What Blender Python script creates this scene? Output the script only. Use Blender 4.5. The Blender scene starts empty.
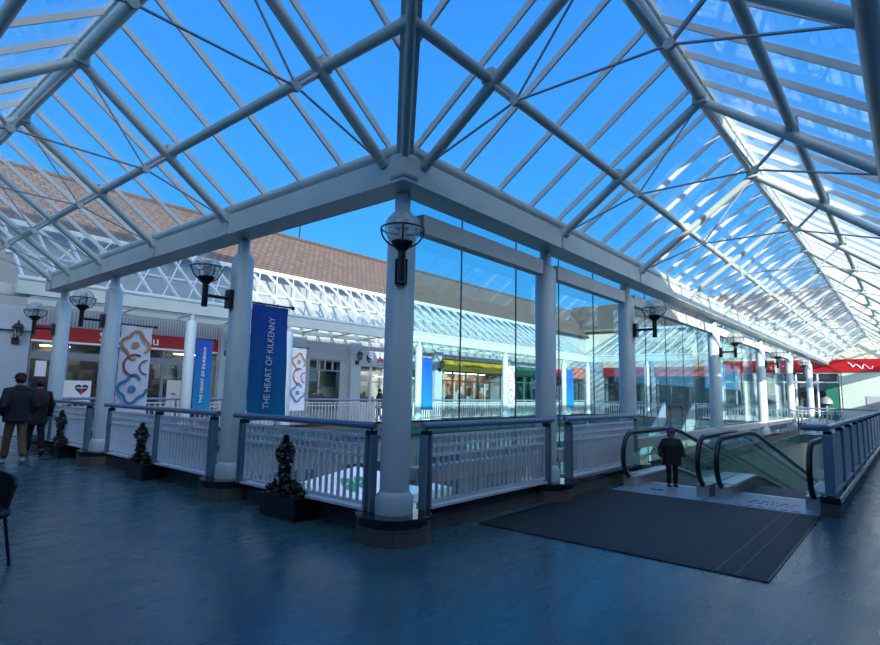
import bpy, bmesh, math, random
from mathutils import Vector, Matrix
rnd = random.Random(7)
SC = bpy.context.scene
COL = SC.collection
PI = math.pi
S = 3.377                       # column bay
RX = [0, S, 2*S, 4*S, 6*S, 8*S, 10*S]
LY = [3.434, 8.495, 11.683]
YF = 13.6                       # courtyard side of the far gallery
FAC = 17.2                      # far shop fronts
XC = 10*S                       # courtyard side of the cross gallery
XE = 41.0                       # end shop fronts
YW, XW = -4.8, -4.9             # outer walls behind the photographer

# ------------------------------------------------------------------ materials
def new_mat(name):
    m = bpy.data.materials.new(name); m.use_nodes = True
    nt = m.node_tree; nt.nodes.clear()
    out = nt.nodes.new('ShaderNodeOutputMaterial')
    return m, nt, out
def pbr(name, col, rough=.5, metal=0.0, vary=.12, scale=6.0, bump=0.0, bscale=40.0, spec=.5, coat=0.0):
    m, nt, out = new_mat(name)
    b = nt.nodes.new('ShaderNodeBsdfPrincipled')
    tc = nt.nodes.new('ShaderNodeTexCoord')
    n = nt.nodes.new('ShaderNodeTexNoise'); n.inputs['Scale'].default_value = scale; n.inputs['Detail'].default_value = 4
    nt.links.new(tc.outputs['Object'], n.inputs['Vector'])
    r = nt.nodes.new('ShaderNodeValToRGB')
    r.color_ramp.elements[0].position = .3; r.color_ramp.elements[1].position = .75
    r.color_ramp.elements[0].color = (*[c*(1-vary) for c in col], 1)
    r.color_ramp.elements[1].color = (*[min(1, c*(1+vary)) for c in col], 1)
    nt.links.new(n.outputs['Fac'], r.inputs['Fac']); nt.links.new(r.outputs['Color'], b.inputs['Base Color'])
    b.inputs['Roughness'].default_value = rough; b.inputs['Metallic'].default_value = metal
    b.inputs['Specular IOR Level'].default_value = spec
    b.inputs['Coat Weight'].default_value = coat
    if bump:
        n2 = nt.nodes.new('ShaderNodeTexNoise'); n2.inputs['Scale'].default_value = bscale
        nt.links.new(tc.outputs['Object'], n2.inputs['Vector'])
        bp = nt.nodes.new('ShaderNodeBump'); bp.inputs['Strength'].default_value = bump; bp.inputs['Distance'].default_value = .02
        nt.links.new(n2.outputs['Fac'], bp.inputs['Height']); nt.links.new(bp.outputs['Normal'], b.inputs['Normal'])
    nt.links.new(b.outputs[0], out.inputs[0])
    return m
def glass(name, tint, refl=1.0, base=.04, dust=0.0, rough=0.0):
    m, nt, out = new_mat(name)
    tr = nt.nodes.new('ShaderNodeBsdfTransparent'); tr.inputs[0].default_value = (*tint, 1)
    gl = nt.nodes.new('ShaderNodeBsdfGlossy'); gl.inputs['Roughness'].default_value = rough
    gl.inputs['Color'].default_value = (.95, 1, .98, 1)
    lw = nt.nodes.new('ShaderNodeLayerWeight'); lw.inputs[0].default_value = .5
    p = nt.nodes.new('ShaderNodeMath'); p.operation = 'POWER'; p.inputs[1].default_value = 4.5
    nt.links.new(lw.outputs['Facing'], p.inputs[0])
    ma = nt.nodes.new('ShaderNodeMath'); ma.operation = 'MULTIPLY_ADD'; ma.inputs[1].default_value = .75*refl; ma.inputs[2].default_value = base
    nt.links.new(p.outputs[0], ma.inputs[0])
    mix = nt.nodes.new('ShaderNodeMixShader')
    nt.links.new(ma.outputs[0], mix.inputs[0]); nt.links.new(tr.outputs[0], mix.inputs[1]); nt.links.new(gl.outputs[0], mix.inputs[2])
    last = mix
    if dust:
        tl = nt.nodes.new('ShaderNodeBsdfTranslucent'); tl.inputs[0].default_value = (.9, .9, .86, 1)
        df = nt.nodes.new('ShaderNodeBsdfDiffuse'); df.inputs[0].default_value = (.9, .9, .86, 1)
        md = nt.nodes.new('ShaderNodeMixShader'); md.inputs[0].default_value = .5
        nt.links.new(tl.outputs[0], md.inputs[1]); nt.links.new(df.outputs[0], md.inputs[2])
        tc = nt.nodes.new('ShaderNodeTexCoord')
        no = nt.nodes.new('ShaderNodeTexNoise'); no.inputs['Scale'].default_value = 1.6; no.inputs['Detail'].default_value = 5
        nt.links.new(tc.outputs['Object'], no.inputs['Vector'])
        mr = nt.nodes.new('ShaderNodeMapRange'); mr.inputs[1].default_value = .45; mr.inputs[2].default_value = .75
        mr.inputs[3].default_value = dust*.4; mr.inputs[4].default_value = dust*1.6
        nt.links.new(no.outputs['Fac'], mr.inputs[0])
        m2 = nt.nodes.new('ShaderNodeMixShader')
        nt.links.new(mr.outputs[0], m2.inputs[0]); nt.links.new(mix.outputs[0], m2.inputs[1]); nt.links.new(md.outputs[0], m2.inputs[2])
        last = m2
    nt.links.new(last.outputs[0], out.inputs[0])
    return m
def emit(name, col, st):
    m, nt, out = new_mat(name)
    e = nt.nodes.new('ShaderNodeEmission'); e.inputs[0].default_value = (*col, 1); e.inputs[1].default_value = st
    nt.links.new(e.outputs[0], out.inputs[0]); return m

M = {}
M['steel'] = pbr('white_painted_steel', (.47, .54, .52), .38, vary=.06, scale=2)
M['column'] = pbr('column_paint', (.47, .57, .59), .35, vary=.04, scale=2)
M['greysteel'] = pbr('grey_painted_beam', (.58, .57, .53), .4, vary=.06, scale=2)
M['rod'] = pbr('grey_tie_rod', (.34, .38, .40), .4, vary=.08)
M['bar'] = pbr('glazing_bar_paint', (.66, .66, .63), .4, vary=.06)
M['farinfill'] = pbr('grey_white_far_railing', (.42, .47, .50), .45, vary=.06)
M['rail'] = pbr('handrail_paint', (.16, .22, .32), .28, vary=.08, scale=3)
M['post'] = pbr('post_paint', (.16, .25, .31), .35, vary=.08, scale=3)
M['infill'] = pbr('white_infill_paint', (.66, .68, .70), .42, vary=.05)
M['black'] = pbr('black_iron', (.008, .009, .012), .3, vary=.2)
M['rubber'] = pbr('black_rubber', (.01, .011, .014), .38, vary=.2)
M['stainless'] = pbr('brushed_stainless', (.52, .50, .46), .35, .45, vary=.1, scale=3)
M['deck'] = pbr('pale_metal_deck', (.78, .78, .75), .35, .15, vary=.08)
M['granite'] = pbr('black_polished_granite', (.018, .018, .022), .08, vary=.4, scale=80)
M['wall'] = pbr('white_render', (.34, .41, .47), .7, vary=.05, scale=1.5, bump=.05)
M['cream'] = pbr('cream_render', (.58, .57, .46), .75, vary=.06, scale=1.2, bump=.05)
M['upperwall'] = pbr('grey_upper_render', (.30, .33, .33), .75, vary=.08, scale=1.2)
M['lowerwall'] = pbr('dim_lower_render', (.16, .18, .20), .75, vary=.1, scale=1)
M['grass'] = pbr('olive_matting', (.27, .26, .13), .9, vary=.3, scale=8)
M['mint'] = pbr('pale_mint_panel', (.40, .50, .44), .6, vary=.08, scale=1)
M['grey'] = pbr('grey_panel', (.30, .33, .37), .55, vary=.07)
M['darkgrey'] = pbr('dark_grey_panel', (.10, .11, .13), .5, vary=.1)
M['red'] = pbr('red_fascia', (.36, .006, .010), .35, vary=.08, scale=1.5)
M['orange'] = pbr('orange_fascia', (.55, .13, .05), .45, vary=.2, scale=1.5)
M['yellow'] = pbr('yellow_fascia', (.48, .36, .015), .45, vary=.08, scale=1.5)
M['green'] = pbr('green_fascia', (.02, .14, .09), .4, vary=.1)
M['greenlogo'] = pbr('green_roundel', (.0, .30, .10), .5, vary=.05)
M['whitepaint'] = pbr('white_lettering', (.85, .85, .85), .5, vary=.03)
M['redpaint'] = pbr('red_lettering', (.50, .02, .05), .5, vary=.03)
M['navypaint'] = pbr('navy_lettering', (.01, .015, .06), .5, vary=.03)
M['brownpaint'] = pbr('brown_lettering', (.10, .05, .005), .5, vary=.03)
M['orangepaint'] = pbr('orange_line_paint', (.55, .23, .10), .6, vary=.05)
M['plumpaint'] = pbr('plum_line_paint', (.30, .06, .11), .6, vary=.05)
M['tealpaint'] = pbr('teal_line_paint', (.03, .22, .42), .6, vary=.05)
M['whitecloth'] = pbr('white_banner_cloth', (.74, .76, .80), .75, vary=.04)
M['canvas'] = pbr('white_canvas', (.74, .77, .82), .8, vary=.05)
M['frame'] = pbr('pale_window_frame', (.60, .62, .62), .45, vary=.05)
M['greyframe'] = pbr('grey_window_frame', (.20, .22, .26), .45, vary=.05)
M['darkframe'] = pbr('dark_window_frame', (.05, .035, .03), .45, vary=.1)
M['paper'] = pbr('notice_paper', (.72, .72, .74), .7, vary=.05)
M['bluepaper'] = pbr('blue_notice', (.04, .12, .42), .6, vary=.05)
M['leaf'] = pbr('dark_ivy_leaf', (.028, .05, .03), .5, vary=.6, scale=30)
M['leafpale'] = pbr('pale_ivy_leaf', (.20, .22, .22), .5, vary=.4, scale=30)
M['trough'] = pbr('black_trough', (.012, .012, .014), .35, vary=.2)
M['soil'] = pbr('potting_soil', (.03, .02, .015), .95, vary=.5, scale=60)
M['brownkerb'] = None
M['skin'] = pbr('skin', (.45, .26, .19), .55, vary=.05)
M['hair'] = pbr('dark_hair', (.015, .010, .008), .6, vary=.3, scale=60)
M['navycoat'] = pbr('navy_coat_cloth', (.006, .008, .018), .8, vary=.3, scale=40)
M['blackcoat'] = pbr('black_coat_cloth', (.006, .006, .009), .75, vary=.3, scale=40)
M['khaki'] = pbr('khaki_trouser_cloth', (.12, .085, .045), .85, vary=.2, scale=30)
M['darktrouser'] = pbr('dark_trouser_cloth', (.010, .010, .016), .85, vary=.3, scale=30)
M['greyshoe'] = pbr('pale_shoe', (.35, .38, .42), .6, vary=.1)
M['blackshoe'] = pbr('black_shoe', (.012, .012, .018), .5, vary=.1)
M['purplehat'] = pbr('purple_knit', (.10, .045, .22), .9, vary=.25, scale=80)
M['burgundy'] = pbr('burgundy_cap_cloth', (.05, .008, .012), .85, vary=.2)
M['pinkish'] = pbr('plum_rucksack_cloth', (.05, .012, .016), .8, vary=.2)
M['chair'] = pbr('dark_wicker', (.022, .024, .02), .6, vary=.4, scale=60, bump=.4, bscale=90)
M['chairleg'] = pbr('dark_metal_leg', (.02, .025, .05), .35, .5, vary=.1)
M['pavers'] = pbr('pale_courtyard_paving', (.24, .25, .22), .8, vary=.2, scale=2.5)
M['soffit'] = pbr('grey_soffit', (.34, .37, .40), .7, vary=.05)
M['plate'] = pbr('blue_grey_landing_plate', (.30, .36, .44), .42, .35, vary=.12, scale=5, bump=.1, bscale=150)
M['stock1'] = None
M['dome'] = pbr('grey_dome_metal', (.22, .23, .24), .45, vary=.1)
M['lampglow'] = emit('lit_ceiling_strip', (1, .92, .75), 14)
M['lampinner'] = pbr('pale_lamp_tube', (.5, .52, .52), .5, vary=.03)
M['g_roof'] = glass('roof_glass', (.965, .985, .985), refl=.5, base=.015, dust=.045)
M['g_screen'] = glass('screen_glass', (.76, .91, .91), refl=.9, base=.035)
M['g_shop'] = glass('shop_glass', (.80, .86, .88), refl=.9, base=.05)
M['g_bal'] = glass('balustrade_glass', (.88, .95, .92), refl=.7, base=.04)
M['g_globe'] = glass('globe_glass', (.86, .90, .92), refl=.8, base=.06, dust=.5)
M['g_lant'] = glass('lantern_glass', (.9, .92, .9), refl=.6, base=.06, dust=.15)

def floor_mat():
    m, nt, out = new_mat('blue_vinyl_floor')
    b = nt.nodes.new('ShaderNodeBsdfPrincipled'); tc = nt.nodes.new('ShaderNodeTexCoord')
    mp = nt.nodes.new('ShaderNodeMapping'); mp.inputs['Scale'].default_value = (.6, 2.2, 1)
    nt.links.new(tc.outputs['Object'], mp.inputs[0])
    n = nt.nodes.new('ShaderNodeTexNoise'); n.inputs['Scale'].default_value = 1.4; n.inputs['Detail'].default_value = 8; n.inputs['Roughness'].default_value = .65
    nt.links.new(mp.outputs[0], n.inputs['Vector'])
    r = nt.nodes.new('ShaderNodeValToRGB'); r.color_ramp.elements[0].position = .35; r.color_ramp.elements[1].position = .72
    r.color_ramp.elements[0].color = (.042, .112, .128, 1); r.color_ramp.elements[1].color = (.052, .130, .146, 1)
    nt.links.new(n.outputs['Fac'], r.inputs[0]); nt.links.new(r.outputs[0], b.inputs['Base Color'])
    mr = nt.nodes.new('ShaderNodeMapRange'); mr.inputs[1].default_value = .35; mr.inputs[2].default_value = .7
    mr.inputs[3].default_value = .22; mr.inputs[4].default_value = .33
    nt.links.new(n.outputs['Fac'], mr.inputs[0]); nt.links.new(mr.outputs[0], b.inputs['Roughness'])
    n2 = nt.nodes.new('ShaderNodeTexNoise'); n2.inputs['Scale'].default_value = 9; n2.inputs['Detail'].default_value = 4
    nt.links.new(tc.outputs['Object'], n2.inputs['Vector'])
    bp = nt.nodes.new('ShaderNodeBump'); bp.inputs['Strength'].default_value = .025; bp.inputs['Distance'].default_value = .03
    nt.links.new(n2.outputs['Fac'], bp.inputs['Height']); nt.links.new(bp.outputs[0], b.inputs['Normal'])
    nt.links.new(b.outputs[0], out.inputs[0]); return m
M['floor'] = floor_mat()
def brick_mat(name, c1, c2, mortar, w, h, ms, rough=.7, rot=(0, 0, 0), bump=.4, offset=.5, coord='Object'):
    m, nt, out = new_mat(name)
    b = nt.nodes.new('ShaderNodeBsdfPrincipled'); tc = nt.nodes.new('ShaderNodeTexCoord')
    mp = nt.nodes.new('ShaderNodeMapping'); mp.inputs['Rotation'].default_value = rot
    nt.links.new(tc.outputs[coord], mp.inputs[0])
    t = nt.nodes.new('ShaderNodeTexBrick'); t.offset = offset
    t.inputs['Color1'].default_value = (*c1, 1); t.inputs['Color2'].default_value = (*c2, 1); t.inputs['Mortar'].default_value = (*mortar, 1)
    t.inputs['Scale'].default_value = 1; t.inputs['Brick Width'].default_value = w; t.inputs['Row Height'].default_value = h
    t.inputs['Mortar Size'].default_value = ms; t.inputs['Bias'].default_value = 0
    nt.links.new(mp.outputs[0], t.inputs['Vector'])
    nt.links.new(t.outputs['Color'], b.inputs['Base Color']); b.inputs['Roughness'].default_value = rough
    bp = nt.nodes.new('ShaderNodeBump'); bp.inputs['Strength'].default_value = bump; bp.inputs['Distance'].default_value = .02; bp.invert = True
    nt.links.new(t.outputs['Fac'], bp.inputs['Height']); nt.links.new(bp.outputs[0], b.inputs['Normal'])
    nt.links.new(b.outputs[0], out.inputs[0]); return m
M['kerbX'] = brick_mat('brown_kerb_tile', (.115, .092, .085), (.145, .12, .11), (.06, .055, .055), .3, .14, .006, .4, (PI/2, 0, 0), .2, 0)
M['kerbY'] = brick_mat('brown_kerb_tile_side', (.115, .092, .085), (.145, .12, .11), (.06, .055, .055), .3, .14, .006, .4, (PI/2, 0, PI/2), .2, 0)
M['tile'] = brick_mat('brown_roof_tile', (.095, .068, .055), (.135, .095, .075), (.05, .038, .032), .33, .26, .03, .85, (0, 0, 0), .8)
M['tileY'] = brick_mat('brown_roof_tile_side', (.095, .068, .055), (.135, .095, .075), (.05, .038, .032), .33, .26, .03, .85, (0, 0, PI/2), .8)
M['brick'] = brick_mat('brown_brick', (.22, .13, .09), (.28, .17, .12), (.3, .28, .25), .23, .075, .01, .85, (PI/2, 0, 0))
def rib_mat(name, col, scale, axis, rough=.7, bump=.9):
    m, nt, out = new_mat(name)
    b = nt.nodes.new('ShaderNodeBsdfPrincipled'); tc = nt.nodes.new('ShaderNodeTexCoord')
    w = nt.nodes.new('ShaderNodeTexWave'); w.bands_direction = axis; w.inputs['Scale'].default_value = scale
    nt.links.new(tc.outputs['Object'], w.inputs[0])
    r = nt.nodes.new('ShaderNodeValToRGB'); r.color_ramp.elements[0].color = (*[c*.55 for c in col], 1); r.color_ramp.elements[1].color = (*col, 1)
    nt.links.new(w.outputs['Fac'], r.inputs[0]); nt.links.new(r.outputs[0], b.inputs['Base Color'])
    b.inputs['Roughness'].default_value = rough
    bp = nt.nodes.new('ShaderNodeBump'); bp.inputs['Strength'].default_value = bump; bp.inputs['Distance'].default_value = .01
    nt.links.new(w.outputs['Fac'], bp.inputs['Height']); nt.links.new(bp.outputs[0], b.inputs['Normal'])
    nt.links.new(b.outputs[0], out.inputs[0]); return m
M['mat'] = rib_mat('black_ribbed_mat', (.014, .018, .024), 13, 'Y', .6, .5)
M['belt'] = rib_mat('ribbed_belt', (.05, .055, .06), 20, 'Y', .5)
M['ribgrey'] = rib_mat('ribbed_grey_cladding', (.34, .37, .42), 3, 'X', .6, .4)
def stock_mat(name, cols, dark, scale=3.0):
    m, nt, out = new_mat(name)
    b = nt.nodes.new('ShaderNodeBsdfPrincipled'); tc = nt.nodes.new('ShaderNodeTexCoord')
    mp = nt.nodes.new('ShaderNodeMapping'); mp.inputs['Scale'].default_value = (scale, scale, scale*1.3)
    nt.links.new(tc.outputs['Object'], mp.inputs[0])
    v = nt.nodes.new('ShaderNodeTexVoronoi'); v.distance = 'CHEBYCHEV'; v.inputs['Scale'].default_value = 1
    nt.links.new(mp.outputs[0], v.inputs['Vector'])
    s = nt.nodes.new('ShaderNodeSeparateColor'); nt.links.new(v.outputs['Color'], s.inputs[0])
    r = nt.nodes.new('ShaderNodeValToRGB'); r.color_ramp.interpolation = 'CONSTANT'
    e = r.color_ramp.elements
    e[0].color = (*dark, 1); e[1].position = .3; e[1].color = (*cols[0], 1)
    for i, c in enumerate(cols[1:]):
        k = e.new(.3 + .7*(i+1)/len(cols)); k.color = (*c, 1)
    nt.links.new(s.outputs[0], r.inputs[0]); nt.links.new(r.outputs[0], b.inputs['Base Color'])
    b.inputs['Roughness'].default_value = .6
    nt.links.new(b.outputs[0], out.inputs[0]); return m
M['stock1'] = stock_mat('shelves_of_goods', [(.12, .09, .05), (.05, .045, .04), (.22, .16, .08), (.08, .02, .02), (.12, .13, .12), (.04, .05, .07)], (.015, .014, .014), 2.2)
M['stock2'] = stock_mat('warm_window_display', [(.45, .20, .10), (.40, .30, .22), (.25, .08, .05), (.55, .52, .5), (.12, .10, .10)], (.05, .035, .03), 1.6)
M['stock3'] = stock_mat('pale_window_display', [(.45, .42, .36), (.55, .56, .58), (.30, .24, .16), (.50, .48, .45), (.2, .2, .22)], (.12, .09, .07), 1.5)
M['stock4'] = stock_mat('dim_green_interior', [(.02, .05, .05), (.03, .07, .06), (.10, .14, .12), (.015, .03, .03), (.03, .04, .05)], (.008, .016, .016), 2.0)
M['stock5'] = stock_mat('olive_window_display', [(.40, .36, .24), (.30, .26, .15), (.5, .47, .36), (.22, .17, .08)], (.14, .11, .06), 1.0)
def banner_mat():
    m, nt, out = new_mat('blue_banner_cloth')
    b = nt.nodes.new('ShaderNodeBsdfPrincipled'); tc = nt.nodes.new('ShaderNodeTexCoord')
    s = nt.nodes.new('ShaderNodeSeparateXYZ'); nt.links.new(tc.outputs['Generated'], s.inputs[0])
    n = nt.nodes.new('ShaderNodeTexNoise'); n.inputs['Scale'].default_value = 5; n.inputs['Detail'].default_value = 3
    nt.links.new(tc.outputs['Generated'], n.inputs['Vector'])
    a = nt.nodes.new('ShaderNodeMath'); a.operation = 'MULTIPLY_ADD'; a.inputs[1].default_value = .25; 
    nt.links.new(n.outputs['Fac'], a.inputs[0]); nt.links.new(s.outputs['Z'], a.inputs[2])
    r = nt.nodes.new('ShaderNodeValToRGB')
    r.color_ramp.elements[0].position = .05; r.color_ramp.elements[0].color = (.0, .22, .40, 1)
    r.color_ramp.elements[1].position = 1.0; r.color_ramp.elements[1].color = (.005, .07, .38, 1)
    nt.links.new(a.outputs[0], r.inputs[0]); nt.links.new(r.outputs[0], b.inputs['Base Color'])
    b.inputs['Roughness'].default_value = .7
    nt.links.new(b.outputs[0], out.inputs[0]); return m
M['banner'] = banner_mat()

# ------------------------------------------------------------------ builders
ROOTS = {}
class MB:
    def __init__(self): self.bm = bmesh.new()
    def box(self, x0, x1, y0, y1, z0, z1):
        v = [self.bm.verts.new((x, y, z)) for x in (x0, x1) for y in (y0, y1) for z in (z0, z1)]
        for f in ((0,1,3,2), (4,6,7,5), (0,4,5,1), (2,3,7,6), (0,2,6,4), (1,5,7,3)):
            self.bm.faces.new([v[i] for i in f])
        return self
    def bar(self, p0, p1, w, h, up=(0, 0, 1)):
        p0, p1 = Vector(p0), Vector(p1); d = (p1-p0).normalized(); up = Vector(up)
        if abs(d.dot(up)) > .98: up = Vector((1, 0, 0))
        s = d.cross(up).normalized()*w/2; u = s.cross(d).normalized()*h/2
        a = [self.bm.verts.new(p+i*s+j*u) for p in (p0, p1) for i, j in ((-1,-1), (1,-1), (1,1), (-1,1))]
        for f in ((3,2,1,0), (4,5,6,7), (0,1,5,4), (1,2,6,5), (2,3,7,6), (3,0,4,7)):
            self.bm.faces.new([a[i] for i in f])
        return self
    def path(self, pts, r, seg=10, closed=False, ry=None):
        pts = [Vector(p) for p in pts]; n = len(pts); rings = []
        nrm = None
        for i, p in enumerate(pts):
            a = pts[(i-1) % n] if (closed or i > 0) else p
            b = pts[(i+1) % n] if (closed or i < n-1) else p
            t = (b-a).normalized()
            if nrm is None:
                ref = Vector((0, 0, 1)) if abs(t.z) < .9 else Vector((1, 0, 0))
                nrm = (ref - t*ref.dot(t)).normalized()
            else:
                nrm = (nrm - t*nrm.dot(t)).normalized()
            bn = t.cross(nrm)
            rr = r[i] if isinstance(r, (list, tuple)) else r
            rings.append([self.bm.verts.new(p + nrm*math.cos(2*PI*k/seg)*rr + bn*math.sin(2*PI*k/seg)*(ry or rr)) for k in range(seg)])
        m = n if closed else n-1
        for i in range(m):
            A, B = rings[i], rings[(i+1) % n]
            for k in range(seg):
                self.bm.faces.new((A[k], A[(k+1) % seg], B[(k+1) % seg], B[k]))
        if not closed:
            self.bm.faces.new(rings[0][::-1]); self.bm.faces.new(rings[-1])
        return self
    def tube(self, p0, p1, r, seg=10): return self.path([p0, p1], r, seg)
    def lathe(self, prof, c, seg=20, axis=None):
        c = Vector(c); rings = []
        for r, z in prof:
            rings.append([self.bm.verts.new(c + Vector((r*math.cos(2*PI*k/seg), r*math.sin(2*PI*k/seg), z))) for k in range(seg)])
        for A, B in zip(rings, rings[1:]):
            for k in range(seg): self.bm.faces.new((A[k], A[(k+1) % seg], B[(k+1) % seg], B[k]))
        if prof[0][0] > 1e-4: self.bm.faces.new(rings[0][::-1])
        if prof[-1][0] > 1e-4: self.bm.faces.new(rings[-1])
        return self
    def ball(self, c, rx, ry=None, rz=None, seg=16):
        ry = ry or rx; rz = rz or rx; n = 10; rings = []
        for i in range(n+1):
            a = -PI/2 + PI*i/n; rr = max(math.cos(a), 1e-3)
            rings.append([self.bm.verts.new((c[0]+rx*rr*math.cos(2*PI*k/seg), c[1]+ry*rr*math.sin(2*PI*k/seg), c[2]+rz*math.sin(a))) for k in range(seg)])
        for A, B in zip(rings, rings[1:]):
            for k in range(seg): self.bm.faces.new((A[k], A[(k+1) % seg], B[(k+1) % seg], B[k]))
        return self
    def prism(self, pts, vec):
        vec = Vector(vec); a = [self.bm.verts.new(p) for p in pts]; b = [self.bm.verts.new(Vector(p)+vec) for p in pts]
        self.bm.faces.new(a[::-1]); self.bm.faces.new(b); n = len(a)
        for i in range(n): self.bm.faces.new((a[i], a[(i+1) % n], b[(i+1) % n], b[i]))
        return self
    def build(self, name, mat, parent=None, smooth=False, bevel=0.0, label=None):
        bmesh.ops.recalc_face_normals(self.bm, faces=self.bm.faces[:])
        off = ROOTS.get(parent.name, Vector((0, 0, 0))) if parent else Vector((0, 0, 0))
        if parent: bmesh.ops.translate(self.bm, vec=-off, verts=self.bm.verts[:])
        me = bpy.data.meshes.new(name); self.bm.to_mesh(me); self.bm.free()
        me.materials.append(mat)
        if smooth:
            me.shade_smooth()
            try: me.set_sharp_from_angle(angle=math.radians(40))
            except Exception: pass
        o = bpy.data.objects.new(name, me); COL.objects.link(o)
        if parent:
            o.parent = parent; ROOTS[o.name] = off
        if bevel:
            b = o.modifiers.new('bevel', 'BEVEL'); b.width = bevel; b.segments = 2; b.limit_method = 'ANGLE'
        if label: o['label'] = label
        return o
def thing(name, label, cat, loc, group=None):
    o = bpy.data.objects.new(name, None); COL.objects.link(o); o.location = loc
    o.empty_display_size = .2
    o['label'] = label; o['category'] = cat
    if group: o['group'] = group
    ROOTS[o.name] = Vector(loc); return o
def tag(o, label, cat, group=None):
    o['label'] = label; o['category'] = cat
    if group: o['group'] = group
    return o
def struct(o, label=None):
    o['kind'] = 'structure'
    if label: o['label'] = label
    return o
def text_part(name, txt, size, mat, parent, origin, xdir, ydir, depth=.01, align='CENTER', width=None):
    cu = bpy.data.curves.new(name, 'FONT'); cu.body = txt; cu.size = size; cu.extrude = depth; cu.align_x = align; cu.align_y = 'CENTER'
    t = bpy.data.objects.new('tmp', cu); COL.objects.link(t)
    dg = bpy.context.evaluated_depsgraph_get()
    me = bpy.data.meshes.new_from_object(t.evaluated_get(dg))
    bpy.data.objects.remove(t); bpy.data.curves.remove(cu)
    if width:
        xs = [v.co.x for v in me.vertices]; w = max(xs)-min(xs)
        for v in me.vertices: v.co.x *= width/w
    X = Vector(xdir).normalized(); Y = Vector(ydir).normalized(); Z = X.cross(Y)
    mt = Matrix(((X.x, Y.x, Z.x, origin[0]), (X.y, Y.y, Z.y, origin[1]), (X.z, Y.z, Z.z, origin[2]), (0, 0, 0, 1)))
    off = ROOTS.get(parent.name, Vector((0, 0, 0)))
    me.transform(Matrix.Translation(-off) @ mt)
    me.materials.clear(); me.materials.append(mat); me.name = name
    o = bpy.data.objects.new(name, me); COL.objects.link(o); o.parent = parent; ROOTS[o.name] = off
    return o
def arc(c, u, v, r, a0, a1, n, rv=None):
    c, u, v = Vector(c), Vector(u), Vector(v)
    return [c + u*r*math.cos(a0+(a1-a0)*i/n) + v*(rv or r)*math.sin(a0+(a1-a0)*i/n) for i in range(n+1)]

# ------------------------------------------------------------------ floors, kerbs, walls
T = -.35
WE = 26.5                       # far end of the travelator well
f = MB()
f.box(XW, 6.2, YW, .16, T, 0)
f.box(6.2, WE, YW, -3.42, T, 0); f.box(6.2, WE, -.40, .16, T, 0)
f.box(WE, XE, YW, .16, T, 0)
f.box(XW, .16, .16, FAC, T, 0)
f.box(.16, XE, YF-.16, FAC, T, 0)
f.box(XC-.16, XE, .16, YF-.16, T, 0)
struct(f.build('floor', M['floor']), 'blue vinyl gallery floor around the open courtyard')
f = MB(); f.box(-12, 45, -8, 20, -4.7, -4.5)
struct(f.build('floor', M['pavers']), 'pale paved courtyard floor one storey below')
kn = [0]
def trim(mb, mat, label, bevel=0):
    kn[0] += 1
    return struct(mb.build('trim_%d' % kn[0], mat, bevel=bevel), label)
# kerbs under the railings (tile face + polished black cap)
def kerb(x0, x1, y0, y1, h=.27):
    lx = (x1-x0) > (y1-y0)
    trim(MB().box(x0, x1, y0, y1, 0, h-.09), M['kerbX' if lx else 'kerbY'], 'brown tiled kerb under railing')
    trim(MB().box(x0-.012, x1+.012, y0-.012, y1+.012, h-.09, h), M['granite'], 'polished black kerb cap', .01)
def plinth(x, y):
    prof = []
    def shape(r, z0, z1):
        pts = []
        R, F = r, r*.93
        for cx, cy, a in ((1, 1, 0), (-1, 1, PI/2), (-1, -1, PI), (1, -1, 3*PI/2)):
            for i in range(9):
                b = a + PI/2*i/8
                pts.append((x + cx*(R-F) + F*math.cos(b), y + cy*(R-F) + F*math.sin(b), z0))
        return MB().prism(pts, (0, 0, z1-z0))
    trim(shape(.40, 0, .18), M['kerbX'], 'brown tiled column plinth')
    trim(shape(.412, .18, .275), M['granite'], 'polished black column plinth cap', .012)
for x in RX[:3]: plinth(x, 0)
for y in LY: plinth(0, y)
kerb(.40, S-.40, -.06, .20); kerb(S+.40, 2*S-.40, -.25, .20); kerb(2*S+.40, 8*S, -.2, .20)
for a, b in ((.43, LY[0]-.43), (LY[0]+.43, LY[1]-.43), (LY[1]+.43, LY[2]-.43), (LY[2]+.43, YF-.2)): kerb(.04, .24, a, b)
kerb(5.0, WE+.2, -3.62, -3.40)
kerb(.3, XC-.2, YF-.16, YF+.2)
for a, b in ((.3, 6.2), (8.1, YF-.2)): kerb(XC-.16, XC+.2, a, b)
# outer walls and unseen blocks added on the street side, shaped to shade the near gallery
struct(MB().box(-4.9, 14, YW-.3, YW, -4.5, 3.5).build('wall_right', M['wall']))
struct(MB().box(14, 60, YW-.3, YW, -4.5, 2.2).build('wall_right', M['wall']))
struct(MB().box(XW-.3, XW, YW-.3, 22, -4.5, 3.8).build('wall_left', M['wall']))
w = MB(); w.prism([(-.6, -9, 0), (2.5, -9, 0), (8.1, -9, 0), (16, -9, 0), (16, -9, 3.0), (8.1, -9, 5.1), (2.5, -9, 7.2), (-.6, -9, 7.75)], (0, -3, 0))
struct(w.build('shade_block_right', M['brick']), 'unseen brick block added to shade the right gallery')
w = MB(); w.box(-8.2, -.6, -10.5, -9, -4.5, 12.3); w.box(-40, -8.2, -10.5, -9, -4.5, 15.6)
struct(w.build('shade_block_corner', M['brick']), 'unseen tall brick block added to shade the corner')
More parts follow.
